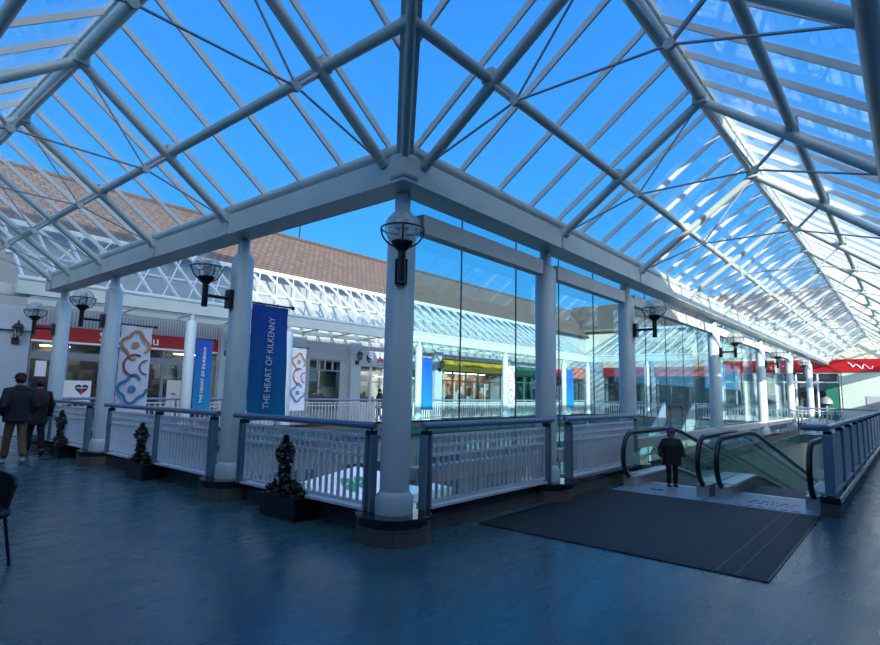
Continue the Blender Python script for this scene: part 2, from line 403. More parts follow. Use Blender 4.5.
# wall above and behind the shop fronts
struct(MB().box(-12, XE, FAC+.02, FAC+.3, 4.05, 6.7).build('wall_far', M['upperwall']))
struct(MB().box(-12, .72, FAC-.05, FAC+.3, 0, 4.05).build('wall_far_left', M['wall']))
struct(MB().box(XE+.02, XE+.3, YW, FAC, 4.5, 7.2).build('wall_end', M['cream']))
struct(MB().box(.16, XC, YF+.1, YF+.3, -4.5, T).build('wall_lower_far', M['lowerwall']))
struct(MB().box(XC+.1, XC+.3, .16, YF, -4.5, T).build('wall_lower_end', M['cream']))
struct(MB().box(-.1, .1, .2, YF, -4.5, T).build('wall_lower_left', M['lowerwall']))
trim(MB().box(-6, .72, FAC-.16, FAC-.05, 3.28, 3.40), M['wall'], 'white ledge along the far left wall')
trim(MB().box(-6, -.2, YF+.2, YF+.4, 3.95, 4.25), M['steel'], 'white cross beam at the far end of the left gallery')
# lower level windows seen through railings
k = 0
for i, x in enumerate((2, 6.5, 11, 15.5, 20, 24.5, 29)):
    k += 1
    w = struct(MB().box(x, x+3.2, YF+.04, YF+.1, -4.0, -1.4).build('window_%d' % k, M['g_shop']))
    fr = MB()
    for q in range(5): fr.box(x+.8*q-.04, x+.8*q+.04, YF+.0, YF+.09, -4.0, -1.4)
    fr.box(x, x+3.2, YF, YF+.09, -1.45, -1.35); fr.box(x, x+3.2, YF, YF+.09, -2.1, -2.02)
    fr.build('window_frame', M['post'], w)
for i, y in enumerate((1.2, 8.8)):
    k += 1
    w = struct(MB().box(XC+.04, XC+.1, y, y+4, -4.0, -1.2).build('window_%d' % k, M['g_shop']))
    fr = MB()
    for q in range(5): fr.box(XC, XC+.09, y+q-.04, y+q+.04, -4.0, -1.2)
    fr.build('window_frame', M['post'], w)

# ------------------------------------------------------------------ columns
def column(x, y, label, z0=.275, top=3.9, group=None, r=.165, foot=True):
    t = thing('column', label, 'column', (x, y, z0), group)
    st = top-.30
    MB().lathe([(r, z0), (r, st), (.095, st+.085)], (x, y, 0), 24).build('shaft', M['column'], t, True)
    MB().lathe([(.092, st+.02), (.092, top)], (x, y, 0), 20).build('neck', M['column'], t, True)
    if foot: MB().lathe([(.212, z0), (.212, z0+.17), (.168, z0+.235)], (x, y, 0), 24).build('foot', M['column'], t, True)
    return t
column(0, 0, 'white round steel column at the inner corner of the two railings, on a black plinth')
column(S, 0, 'white round column along the glass screen, first to the right of the corner column')
column(2*S, 0, 'white round column along the glass screen, beside the escalator handrail with a globe lamp')
column(4*S, 0, 'slimmer looking white column behind the escalators, sunlit on its upper half')
column(6*S, 0, 'white sunlit column on the glass screen line, second beyond the escalator top')
column(8*S, 0, 'white sunlit column at the far end of the glass screen')
column(10*S, 0, 'white sunlit column where the end gallery meets the right gallery')
column(0, LY[0], 'white round column carrying the big blue banner')
column(0, LY[1], 'white round column carrying the white banner with flower outlines')
column(0, LY[2], 'white round column beside the two walking people')
FARX = [4.2, 7.98, 15.4, 22.9, 30.1]
for x, l in zip(FARX, ('slim white column on the far railing with a narrow blue banner, in front of the red shop',
                       'slim white column on the far railing with a small white flower banner',
                       'white column on the far railing left of the yellow shop with a blue banner',
                       'sun striped column on the far railing right of the yellow shop',
                       'sun striped column on the far railing with the rightmost blue banner')):
    column(x, YF, l, .27, 4.0)
column(XC, YF, 'sun striped column at the far right corner of the courtyard', .27, 4.0)
for y, l in ((9.3, 'sunlit column on the end railing left of the courtyard stairs'), (4.6, 'sunlit column on the end railing right of the courtyard stairs')):
    column(XC, y, l, .27, 4.0)

# ------------------------------------------------------------------ glass roofs
def gz(d): return 4.39 + (d-.3)*.735          # glazing plane above offset d
def tz(d): return gz(d) - .20                  # tube plane
RID = 2.46
def lerp(a, b, t): return tuple(a[i]+(b[i]-a[i])*t for i in range(3))
class Arm:
    """pitched roof along an axis; map (along, offset, z) to world"""
    def __init__(self, kind): self.k = kind
    def __call__(self, a, d, z): return (a, -d, z) if self.k == 'R' else (-d, a, z)
def pitched(kind, label, a1, trusses, bars):
    A = Arm(kind)
    t = thing('glass_roof', label, 'roof', A(0, 0, 3.9))
    # eave beams, gutter and outer eave
    for d, lab in ((0, None), (2*RID, None)):
        w0, w1 = (-.08, .33) if d == 0 else (d-.10, d+.30)
        b = MB(); b.prism([A(-w0, w0, 3.92), A(a1, w0, 3.92), A(a1, w1, 3.92), A(-w1, w1, 3.92)], (0, 0, .30))
        b.build('eave_beam', M['steel'], t)
        gd = .25 if d == 0 else d
        b = MB(); b.path([A(-gd, gd, 4.315), A(a1, gd, 4.315)], .085, 14); b.build('gutter', M['steel'], t, True)
    MB().tube(A(-4.4, 4.4, 4.18), A(a1, 4.4, 4.18), .075, 12).build('eave_tube', M['steel'], t, True)
    # joint plates on the inner face of the beam, one at each trussed rafter
    for a in trusses:
        if 0 < a < a1:
            p, q = A(a-.05, .335, 0), A(a+.05, .35, 0)
            MB().box(*sorted((p[0], q[0])), *sorted((p[1], q[1])), 3.925, 4.215).build('stiffener_plate', M['steel'], t)
            p = Vector(A(a, .34, 4.18))
            ax = Vector((1, 0, 0)) if kind == 'R' else Vector((0, 1, 0))
            MB().path([p-ax*.08, p+ax*.08], .07, 10).build('rafter_foot', M['steel'], t, True)
    # ridge tube and purlins
    MB().tube(A(-RID, RID, gz(RID)-.20), A(a1, RID, gz(RID)-.20), .085, 14).build('ridge_tube', M['steel'], t, True)
    MB().bar(A(-RID, RID, gz(RID)-.02), A(a1, RID, gz(RID)-.02), .14, .10).build('ridge_cap', M['bar'], t)
    for d in (1.24, 3.52):
        s0 = -d
        MB().tube(A(s0, d, tz(min(d, 2*RID-d))+.02), A(a1, d, tz(min(d, 2*RID-d))+.02), .062, 12).build('purlin', M['steel'], t, True)
    # trussed rafters
    for a in trusses:
        e0 = A(a, .32, tz(.36)-.07); e1 = A(a, 4.44, tz(.36)-.07); rg = A(a, RID, gz(RID)-.26)
        in0 = -RID if False else 0
        MB().tube(e0, rg, .064, 12).build('rafter', M['steel'], t, True)
        MB().tube(rg, e1, .064, 12).build('rafter', M['steel'], t, True)
        fz = 4.56
        fa, fb = A(a, 1.55, fz), A(a, 3.08, fz)
        for foot, d in ((fa, 1.24), (fb, 3.52)):
            MB().tube(foot, A(a, d, tz(min(d, 2*RID-d))), .024, 8).build('strut', M['rod'], t, True)
            c = Vector(foot)
            ax = Vector((1, 0, 0)) if kind == 'R' else Vector((0, 1, 0))
            MB().path([c-ax*.025, c+ax*.025], .05, 12).build('node_plate', M['steel'], t, True)
        rods = ((e0, fa), (fa, fb), (fb, e1), (fa, rg), (fb, rg))
        for p, q in rods:
            MB().tube(p, q, .014, 6).build('tie_rod', M['rod'], t, True)
        MB().box(rg[0]-.10, rg[0]+.10, rg[1]-.10, rg[1]+.10, rg[2]-.07, rg[2]+.07).build('ridge_bracket', M['steel'], t, bevel=.02)
        for d in (1.24, 3.52):
            c = A(a, d, tz(min(d, 2*RID-d))+.03)
            MB().box(c[0]-.07, c[0]+.07, c[1]-.07, c[1]+.07, c[2]-.05, c[2]+.09).build('purlin_bracket', M['steel'], t)
    # glazing bars
    up = (0, .59, .8) if kind == 'R' else (.59, 0, .8)
    for a in bars:
        # inner slope: clipped by the valley (a >= -d)
        if a > -RID:
            d0 = .1 if a >= 0 else -a
            MB().bar(A(a, d0, gz(d0)), A(a, RID, gz(RID)), .028, .075, up).build('glazing_bar', M['bar'], t)
        d1 = 2*RID if a > -2*RID else None
        dd0 = RID if a > -RID else -a
        if dd0 < 2*RID:
            MB().bar(A(a, dd0, gz(2*RID-dd0)), A(a, 2*RID-.05, gz(.05)), .028, .075, up).build('glazing_bar', M['bar'], t)
    # panes
    h = (0, 0, .012)
    MB().prism([A(0, 0, gz(0)+.05), A(a1, 0, gz(0)+.05), A(a1, RID, gz(RID)+.05), A(-RID, RID, gz(RID)+.05)], h).build('glass_slope', M['g_roof'], t)
    MB().prism([A(-RID, RID, gz(RID)+.05), A(a1, RID, gz(RID)+.05), A(a1, 2*RID, gz(0)+.05), A(-2*RID, 2*RID, gz(0)+.05)], h).build('glass_slope', M['g_roof'], t)
    return t
roofR = pitched('R', 'pitched glass roof on white steel tubes over the right gallery', XE-.05, [S*i for i in range(0, 13)],
                [.74+.844*i for i in range(-6, 48)])
YL1 = 12.1
roofL = pitched('L', 'pitched glass roof on white steel tubes over the left gallery', YL1,
                [0, LY[0], (LY[0]+LY[1])/2, LY[1], (LY[1]+LY[2])/2+.3, LY[2]], [.80+.842*i for i in range(-6, 14)])
# valley and hip where the two roofs meet
vt = thing('valley_beam', 'diagonal twin valley beam rising from the inner corner column', 'roof beam', (0, 0, 4.3))
for s in (-1, 1):
    o = .07*s
    MB().bar((-.06+o*.7, -.06-o*.7, gz(.06)-.05), (-RID+o*.7, -RID-o*.7, gz(RID)-.05), .05, .16).build('valley_bar', M['bar'], vt)
MB().tube((-.15, -.15, gz(.15)-.2), (-RID, -RID, gz(RID)-.2), .05, 12).build('valley_tube', M['steel'], vt, True)
MB().box(-.36, -.10, -.36, -.10, 3.95, 4.24).build('corner_plate', M['steel'], vt, bevel=.04)
ht = thing('hip_beam', 'diagonal hip beam over the outer corner of the roof', 'roof beam', (-RID, -RID, 5.6))
MB().tube((-RID, -RID, gz(RID)-.2), (-2*RID, -2*RID, gz(0)-.2), .06, 12).build('hip_tube', M['steel'], ht, True)
MB().bar((-RID, -RID, gz(RID)), (-2*RID, -2*RID, gz(0)), .12, .1).build('hip_bar', M['bar'], ht)

# lean-to glass roofs on the far and end sides
def leanto(label, along0, along1, axis, e, top, ze, zt, step, lattice=True):
    P = (lambda a, d, z: (a, d, z)) if axis == 'X' else (lambda a, d, z: (d, a, z))
    t = thing('glass_canopy', label, 'canopy', P(along0, e, ze-.4))
    b = MB(); b.prism([P(along0, e-.10, ze-.38), P(along1, e-.10, ze-.38), P(along1, e+.10, ze-.38), P(along0, e+.10, ze-.38)], (0, 0, .36))
    b.build('eave_beam', M['steel'], t)
    MB().tube(P(along0, e-.05, ze+.04), P(along1, e-.05, ze+.04), .08, 10).build('gutter', M['steel'], t, True)
    MB().bar(P(along0, top, zt-.05), P(along1, top, zt-.05), .2, .16).build('wall_plate', M['bar'], t)
    m = .5
    MB().tube(P(along0, e+(top-e)*m, ze+(zt-ze)*m-.16), P(along1, e+(top-e)*m, ze+(zt-ze)*m-.16), .06, 10).build('purlin', M['steel'], t, True)
    n = int((along1-along0)/step)
    for i in range(n+1):
        a = along0+.15+step*i
        if a > along1: break
        MB().bar(P(a, e, ze+.02), P(a, top, zt), .05, .09).build('rafter', M['bar'], t)
    a = along0+.4
    while a < along1-2.1:
        MB().tube(P(a, e+.05, ze-.03), P(a+2.0, top-.05, zt-.10), .026, 8).build('shadow_bar', M['bar'], t, True)  # crossing bars added in place of rafter shadows on the back wall
        a += step
    MB().prism([P(along0, e-.1, ze+.02), P(along1, e-.1, ze+.02), P(along1, top, zt+.08), P(along0, top, zt+.08)], (0, 0, .012)).build('glass_slope', M['g_roof'], t)
    return t
leanto('sloping glass canopy with white rafters along the far side below the brown roof', -.6, XC, 'X', YF, 16.75, 4.36, 6.65, .844)
leanto('sloping glass canopy with white rafters along the end side of the courtyard', .6, YF, 'Y', XC, 40.7, 4.36, 7.1, .844)
# struts from facade to eave of the far canopy
fs = thing('soffit_frame', 'white horizontal beam and raking struts above the far shop fronts', 'beam', (.3, 16.2, 4.0))
MB().box(.3, XC, 16.1, 16.25, 4.02, 4.2).build('beam', M['steel'], fs)
for i in range(18):
    x = 1.2+1.85*i
    MB().tube((x, 16.18, 4.1), (x, YF+.1, 4.25), .035, 8).build('strut', M['steel'], fs, True)

# brown tiled roofs
def tiled(name, label, pts, th, mat, ux, uy):
    # local frame so the tile courses follow the slope
    o0 = Vector(pts[0]); X = Vector(ux).normalized(); Y = Vector(uy).normalized(); Z = X.cross(Y)
    mt = Matrix(((X.x, Y.x, Z.x, o0.x), (X.y, Y.y, Z.y, o0.y), (X.z, Y.z, Z.z, o0.z), (0, 0, 0, 1)))
    inv = mt.inverted()
    b = MB(); b.prism([inv @ Vector(p) for p in pts], (0, 0, th))
    o = b.build(name, mat); o.matrix_world = mt
    return o
ang = math.atan2(2.9, 3.4)
o = tiled('tiled_roof', '', [(-14, 16.75, 6.62), (44.2, 16.75, 6.62), (44.2, 20.1, 9.45), (-14, 20.1, 9.45)], -.12, M['tile'], (1, 0, 0), (0, 3.35, 2.83))
tag(o, 'brown tiled pitched roof behind the far glass canopy', 'roof')
MB().box(-14, 44.2, 20.0, 20.4, 0, 9.3).build('rear_wall', M['brick'], o); 
bpy.data.objects['rear_wall'].matrix_parent_inverse = o.matrix_world.inverted()
rt = MB()
rt.path([(-14, 20.15, 9.5), (44.2, 20.15, 9.5)], .13, 10)
r_ = rt.build('ridge_tile', M['tile'], o, True); r_.matrix_parent_inverse = o.matrix_world.inverted()
o = tiled('tiled_roof', '', [(40.8, -6, 7.0), (40.8, 20, 7.0), (44.4, 20, 9.9), (44.4, -6, 9.9)], .12, M['tile'], (0, 1, 0), (3.6, 0, 2.9))
tag(o, 'dark tiled roof rising behind the end canopy, seen through the glass screen', 'roof')
for x, hgt, l in ((10.9, 1.0, 'thin upright rod on the brown roof ridge, left of two'), (12.9, .9, 'thin upright rod on the brown roof ridge, right of two')):
    tag(MB().tube((x, 20.15, 9.55), (x, 20.15, 9.6+hgt), .035, 6).build('roof_rod', M['black']), l, 'rod')

# ------------------------------------------------------------------ glass screen
gs = thing('glass_screen', 'tall frameless glass screen along the right hand columns above the escalators', 'glass screen', (.2, .13, .27))
joints = [.26] + [1.44+1.405*i for i in range(18)] + [8*S]
joints = [j for j in joints if j <= 8*S-.2] + [8*S]
for a, b in zip(joints, joints[1:]):
    MB().box(a+.005, b-.005, .222, .234, -.30, 3.99).build('pane', M['g_screen'], gs)
for j in joints[1:-1]:
    MB().box(j-.005, j+.005, .218, .238, -.30, 3.99).build('joint', M['post'], gs)
bays = [(0, S), (S, 2*S), (2*S, 4*S), (4*S, 6*S), (6*S, 8*S)]
ordn = ['bay right of the corner column', 'second bay from the corner column', 'long bay behind the child', 'second long bay behind the escalators', 'farthest bay of the glass screen']
for (a, b), w in zip(bays, ordn):
    for z0, z1, hi in ((3.50, 3.74, 'high'), (.53, .73, 'low')):
        t = thing('box_transom', '%s grey box beam in the %s' % (hi, w), 'beam', (a+.3, 0, z0))
        MB().box(a+.30, b-.19, -.07, .09, z0, z1).build('beam', M['greysteel'], t, bevel=.01)
        for q in (a+.165, b-.20):
            MB().box(q, q+.14, -.03, .05, z0+.06, z1-.06).build('end_bracket', M['steel'], t)

# ------------------------------------------------------------------ railings
def railing(label, p0, p1, out, posts, base=.275, htop=1.21, near=True, step=.112, hr0=None, hr1=None, capend=True, group=None):
    """p0,p1: xy ends of the infill; out: unit offset (xy) to the walkway side"""
    p0 = Vector((p0[0], p0[1], 0)); p1 = Vector((p1[0], p1[1], 0)); d = (p1-p0).normalized(); L = (p1-p0).length
    n = Vector((out[0], out[1], 0))
    t = thing('railing', label, 'railing', (p0.x, p0.y, base), group)
    H = lambda s, z, o=0: p0 + d*s + n*o + Vector((0, 0, z))
    a, b = (hr0 if hr0 is not None else -.1), (hr1 if hr1 is not None else L+.1)
    rr = .042 if near else .04
    MB().path([H(a, htop), H(b, htop)], rr, 12).build('handrail', M['rail'], t, True)
    for s in posts:
        if near:
            for q in (-.045, .045):
                MB().bar(H(s+q, base), H(s+q, htop-.1), .028, .10, n).build('post', M['post'], t)
            MB().box(*sorted((H(s, 0).x-.05, H(s, 0).x+.05)), *sorted((H(s, 0).y-.05, H(s, 0).y+.05)), htop-.11, htop-.05).build('post_cap', M['black'], t, bevel=.01)
            MB().tube(H(s, htop-.06), H(s, htop), .016, 8).build('rail_bracket', M['black'], t)
        else:
            MB().bar(H(s, base), H(s, htop), .05, .05).build('post', M['post'], t)
    zb, z1, z2, z3 = base+.07, htop-.12, htop-.235, htop-.345
    segs = list(zip(posts, posts[1:]))
    if near:
        for s0, s1 in segs:
            s0 += .07; s1 -= .07
            for z in (zb, z1, z2, z3):
                MB().bar(H(s0, z), H(s1, z), .03, .035).build('infill_rail', M['infill'], t)
            k = max(2, round((s1-s0)/step))
            for i in range(k+1):
                s = s0+.02+(s1-s0-.04)*i/k
                MB().bar(H(s, zb), H(s, z1), .012, .042, n).build('baluster', M['infill'], t)
            MB().prism([H(s0, base+.0, -.20), H(s1, base+.0, -.20), H(s1, base+.0, .05), H(s0, base+.0, .05)], (0, 0, .03)).build('base_tray', M['infill'], t)
    else:
        m = MB(); s0, s1 = 0, L
        for z in (zb, z1, z2): m.bar(H(s0, z), H(s1, z), .03, .04)
        k = int(L/.16)
        for i in range(k+1): m.bar(H(L*i/k, zb), H(L*i/k, z1), .03, .05, n)
        m.build('baluster_panel', M['farinfill'], t)
    return t
o = -.13
railing('white baluster railing with blue grey handrail between corner column and first right column', (0, o), (3.377, o), (0, -1), [.37, 3.17], hr0=.30, hr1=3.36)
railing('white baluster railing with blue grey handrail ending at the left escalator', (0, o), (6.9, o), (0, -1), [3.89, 6.72], hr0=3.76, hr1=6.98)
railing('white baluster railing in front of green roundels, between corner column and big blue banner', (o, 0), (o, 3.2), (-1, 0), [.26, 2.90], hr0=.20, hr1=3.16)
railing('white baluster railing in two panels between the two banner columns', (o, 0), (o, 8.2), (-1, 0), [3.75, 5.62, 7.72], hr0=3.62, hr1=8.05)
railing('short white baluster railing behind the farthest planter', (o, 0), (o, 11.4), (-1, 0), [8.9, 11.25], hr0=8.78, hr1=11.4)
# right hand railing along the travelator well
t = railing('dark blue railing along the right edge of the escalator well', (0, -3.51), (WE, -3.51), (0, -1), [5.16+1.65*i for i in range(13)], base=.27, hr0=5.1, hr1=WE)
MB().path([(5.1, -3.51, 1.21), (5.02, -3.47, 1.21), (5.0, -3.40, 1.21), (5.0, -3.22, 1.21)], .045, 12).build('handrail_return', M['rail'], t, True)
MB().bar((5.0, -3.45, 1.10), (5.0, -3.22, 1.10), .04, .025).build('lower_return', M['rail'], t)
MB().box(5.03, 5.09, -3.57, -3.45, .27, 1.12).build('end_post', M['post'], t, bevel=.015)
# far side and end railings
xs = [.45]+FARX+[XC]
for (a, b), l in zip(zip(xs, xs[1:]), ('in front of the red shop', 'left of the small white flower banner', 'in front of the grey shop',
                                     'in front of the yellow shop', 'in front of the green shop', 'at the far right corner')):
    L = b-a-.5
    railing('distant white railing across the courtyard '+l, (a+.25, YF+.13), (b-.25, YF+.13), (0, 1), [0, L/3, 2*L/3, L], base=.27, near=False)
for y0, y1, l in ((.5, 6.1, 'right of the courtyard stairs'), (8.2, 13.3, 'left of the courtyard stairs')):
    L = y1-y0
    railing('sunlit white railing on the end gallery '+l, (XC, y0), (XC, y1), (1, 0), [0, L/3, 2*L/3, L], base=.27, near=False)
railing('sunlit white railing closing the far end of the escalator well', (WE+.1, -3.2), (WE+.1, -.3), (1, 0), [0, 1.45, 2.9], base=0.0, near=False)

# ------------------------------------------------------------------ mat, landing plate, travelators
mt_ = thing('entrance_mat', 'large black ribbed entrance mat in front of the escalators', 'mat', (3, -1.8, 0))
MB().box(1.24, 4.86, -3.385, -.32, .001, .014).build('ribbed_field', M['mat'], mt_)
e = MB(); e.box(1.22, 1.24, -3.40, -.30, 0.001, .012); e.box(1.24, 4.86, -3.40, -3.385, .001, .012); e.box(1.24, 4.86, -.32, -.26, .001, .012)
e.build('rubber_edge', M['rubber'], mt_)
for y in (-2.97, -3.14):
    MB().box(1.24, 4.86, y-.005, y+.005, .013, .0165).build('seam_strip', M['darkgrey'], mt_)
lp = thing('landing_plate', 'blue grey metal landing plate at the top of the escalators', 'floor plate', (5.5, -1.9, 0))
for y0, y1 in ((-1.86, -.42), (-3.38, -1.88)):
    MB().box(4.88, 6.19, y0, y1, .001, .018).build('plate', M['plate'], lp)
m = MB(); rr_ = random.Random(3)
for row in range(2):
    x = 5.28+.2*row
    for i in range(5):
        y = -2.42-.13*i-.04*row
        m.bar((x, y, .0205), (x+rr_.uniform(.06, .12), y-rr_.uniform(.0, .06), .0205), .02, .004)
        m.bar((x+.03, y-.05, .0205), (x+.09, y-.07, .0205), .018, .004)
m.build('red_notice', M['redpaint'], lp, label='worn red marking on the plate')
for i in range(6): MB().bar((5.0, -2.30-.15*i, .0205), (5.0, -2.40-.15*i, .0205), .03, .004).build('edge_mark', M['rubber'], lp)
m = MB()
for q in range(4):
    a_ = q*PI/4; m.bar((5.42-.12*math.cos(a_), -1.0-.12*math.sin(a_), .0205), (5.42+.12*math.cos(a_), -1.0+.12*math.sin(a_), .0205), .02, .004)
m.build('star_mark', M['darkgrey'], lp)

TAN = math.tan(math.radians(12))
def hz(x, x0=7.1):                  # walking surface
    if x < x0: return 0.0
    if x < x0+1.0: return -TAN*(x-x0)**2/2
    return -TAN*(x-x0-.5)
XB = WE
def travelator(label, ya, yb, yca, ycb):
    """ya..yb walking surface; balustrade centres yca (left) and ycb (right)"""
    t = thing('moving_walkway', label, 'escalator', (6.2, (ya+yb)/2, 0))
    xsn = [6.2+.3*i for i in range(int((XB-6.2)/.3)+1)]
    b = MB(); pts = [(x, ya, hz(x)+.004) for x in xsn] + [(x, ya, hz(x)-.2) for x in xsn[::-1]]
    b.prism(pts, (0, yb-ya, 0)); b.build('belt', M['belt'], t)
    MB().box(6.12, 6.24, ya, yb, .004, .022).build('comb', M['deck'], t)
    for yc in (yca, ycb):
        xa = 5.44
        xs2 = [xa+.3*i for i in range(int((XB-xa)/.3)+1)]
        # skirt / base panel
        b = MB(); pts = [(x, yc-.08, max(hz(x-.0), -4.4)+(.17 if x > 5.6 else .13)) for x in xs2] + [(x, yc-.08, (0.0 if x < 6.25 else hz(x)-.45)) for x in xs2[::-1]]
        b.prism(pts, (0, .16, 0)); b.build('skirt_panel', M['stainless'], t)
        # deck strip, lighter and wider
        b = MB(); pts = [(x, yc-.125, hz(x)+.17) for x in xs2 if x > 5.65] ; pts += [(x, yc-.125, hz(x)+.205) for x in xs2[::-1] if x > 5.65]
        b.prism(pts, (0, .25, 0)); b.build('deck_strip', M['deck'], t)
        # newel box
        MB().box(5.38, 5.70, yc-.10, yc+.10, 0.0, .20).build('newel_base', M['stainless'], t, bevel=.015)
        # glass
        b = MB()
        xg = [x for x in xs2 if x > 5.7]
        top = [(x, yc-.007, hz(x, 7.4)+.90) for x in xg]
        bot = [(x, yc-.007, hz(x)+.2) for x in xg[::-1]]
        nose = arc((5.6, yc-.007, .56), (1, 0, 0), (0, 0, 1), .36, -PI*.62, -PI*1.38, 10, .34)
        b.prism(nose + top + bot, (0, .014, 0)); b.build('glass_panel', M['g_bal'], t)
        # handrail
        hp = [Vector((5.82, yc, .15))] + arc((5.58, yc, .555), (1, 0, 0), (0, 0, 1), .42, -PI*.55, -PI*1.5, 16, .40) + [Vector((x, yc, hz(x, 7.4)+.955)) for x in [5.9+.3*i for i in range(int((XB-5.9)/.3)+1)]]
        MB().path(hp, .045, 10, ry=.04).build('handrail', M['rubber'], t, True)
        hp2 = [Vector((p.x + (.05 if p.x < 5.68 else 0), p.y, p.z-.05 if p.z > .5 or p.x > 5.78 else p.z+.03)) for p in hp[2:]]
        MB().path(hp2, .014, 6).build('rail_guide', M['deck'], t, True)
    return t
travelator('left glass sided escalator with the child standing at its top', -1.60, -.66, -.52, -1.75)
travelator('right glass sided escalator beside the dark blue railing', -3.14, -2.15, -2.03, -3.265)
# side walls of the well
struct(MB().box(WE+.05, WE+.15, YW, .16, -4.5, -.36).build('wall_well_end', M['cream']))
struct(MB().box(6.2, WE, -.415, -.40, -4.5, -T if False else -.36).build('window_20', M['g_bal']))
struct(MB().box(6.2, WE, -3.42, -3.40, -4.5, -.0).build('wall_well_right', M['cream']))

# ------------------------------------------------------------------ globe wall lamps
def globe_lamp(label, x, y, dirv, zc=3.37, reach=.58, r0=.165):
    d = Vector((dirv[0], dirv[1], 0)).normalized()
    c = Vector((x, y, 0)); g = c + d*reach
    sd = Vector((-d.y, d.x, 0))
    t = thing('globe_lamp', label, 'lamp', (x+d.x*r0, y+d.y*r0, 2.95))
    b = MB(); q = c + d*(r0+.03)
    b.bar(q+Vector((0, 0, 2.80)), q+Vector((0, 0, 3.08)), .14, .07, d); b.build('wall_bracket', M['black'], t)
    MB().tube(c+d*(r0+.02)+Vector((0, 0, 2.95)), g+Vector((0, 0, 2.95)), .026, 8).build('arm', M['black'], t, True)
    MB().lathe([(.045, 2.78), (.045, zc-.25)], (g.x, g.y, 0), 12).build('stem', M['black'], t, True)
    MB().lathe([(.04, zc-.26), (.10, zc-.20), (.125, zc-.15), (.11, zc-.14), (.03, zc-.12)], (g.x, g.y, 0), 16).build('cup', M['black'], t, True)
    MB().lathe([(.045, zc-.12), (.05, zc-.02), (.07, zc), (.07, zc+.10), (.03, zc+.11)], (g.x, g.y, 0), 12).build('bulb', M['lampinner'], t, True)
    MB().ball((g.x, g.y, zc), .20, seg=24).build('globe', M['g_globe'], t, True)
    MB().path([Vector((g.x, g.y, zc-.005))+Vector((.235*math.cos(2*PI*i/28), .235*math.sin(2*PI*i/28), 0)) for i in range(28)], .010, 6, True).build('ring', M['black'], t, True)
    for u in (sd, d):
        MB().path(arc((g.x, g.y, zc), u, (0, 0, 1), .235, 0, -PI, 16, .22), .010, 6).build('cradle', M['black'], t, True)
    return t
globe_lamp('globe lamp mounted on the corner column facing the viewer', 0, 0, (-1, -1), reach=.42)
globe_lamp('globe lamp on a black arm left of the big blue banner column', 0, LY[0], (-1, 0))
globe_lamp('globe lamp on a black arm on the flower banner column', 0, LY[1], (-1, 0))
globe_lamp('globe lamp near the far left white column, above the red shop sign', 0, LY[2], (-1, 0))
globe_lamp('globe lamp on a black arm right of the column by the escalator handrail', 2*S, 0, (0, -1))
globe_lamp('globe lamp on the column behind the escalators, second of the right row', 4*S, 0, (0, -1))
globe_lamp('globe lamp third along the right row, against the pale glass', 6*S, 0, (0, -1))
globe_lamp('globe lamp fourth and farthest along the right row', 8*S, 0, (0, -1))

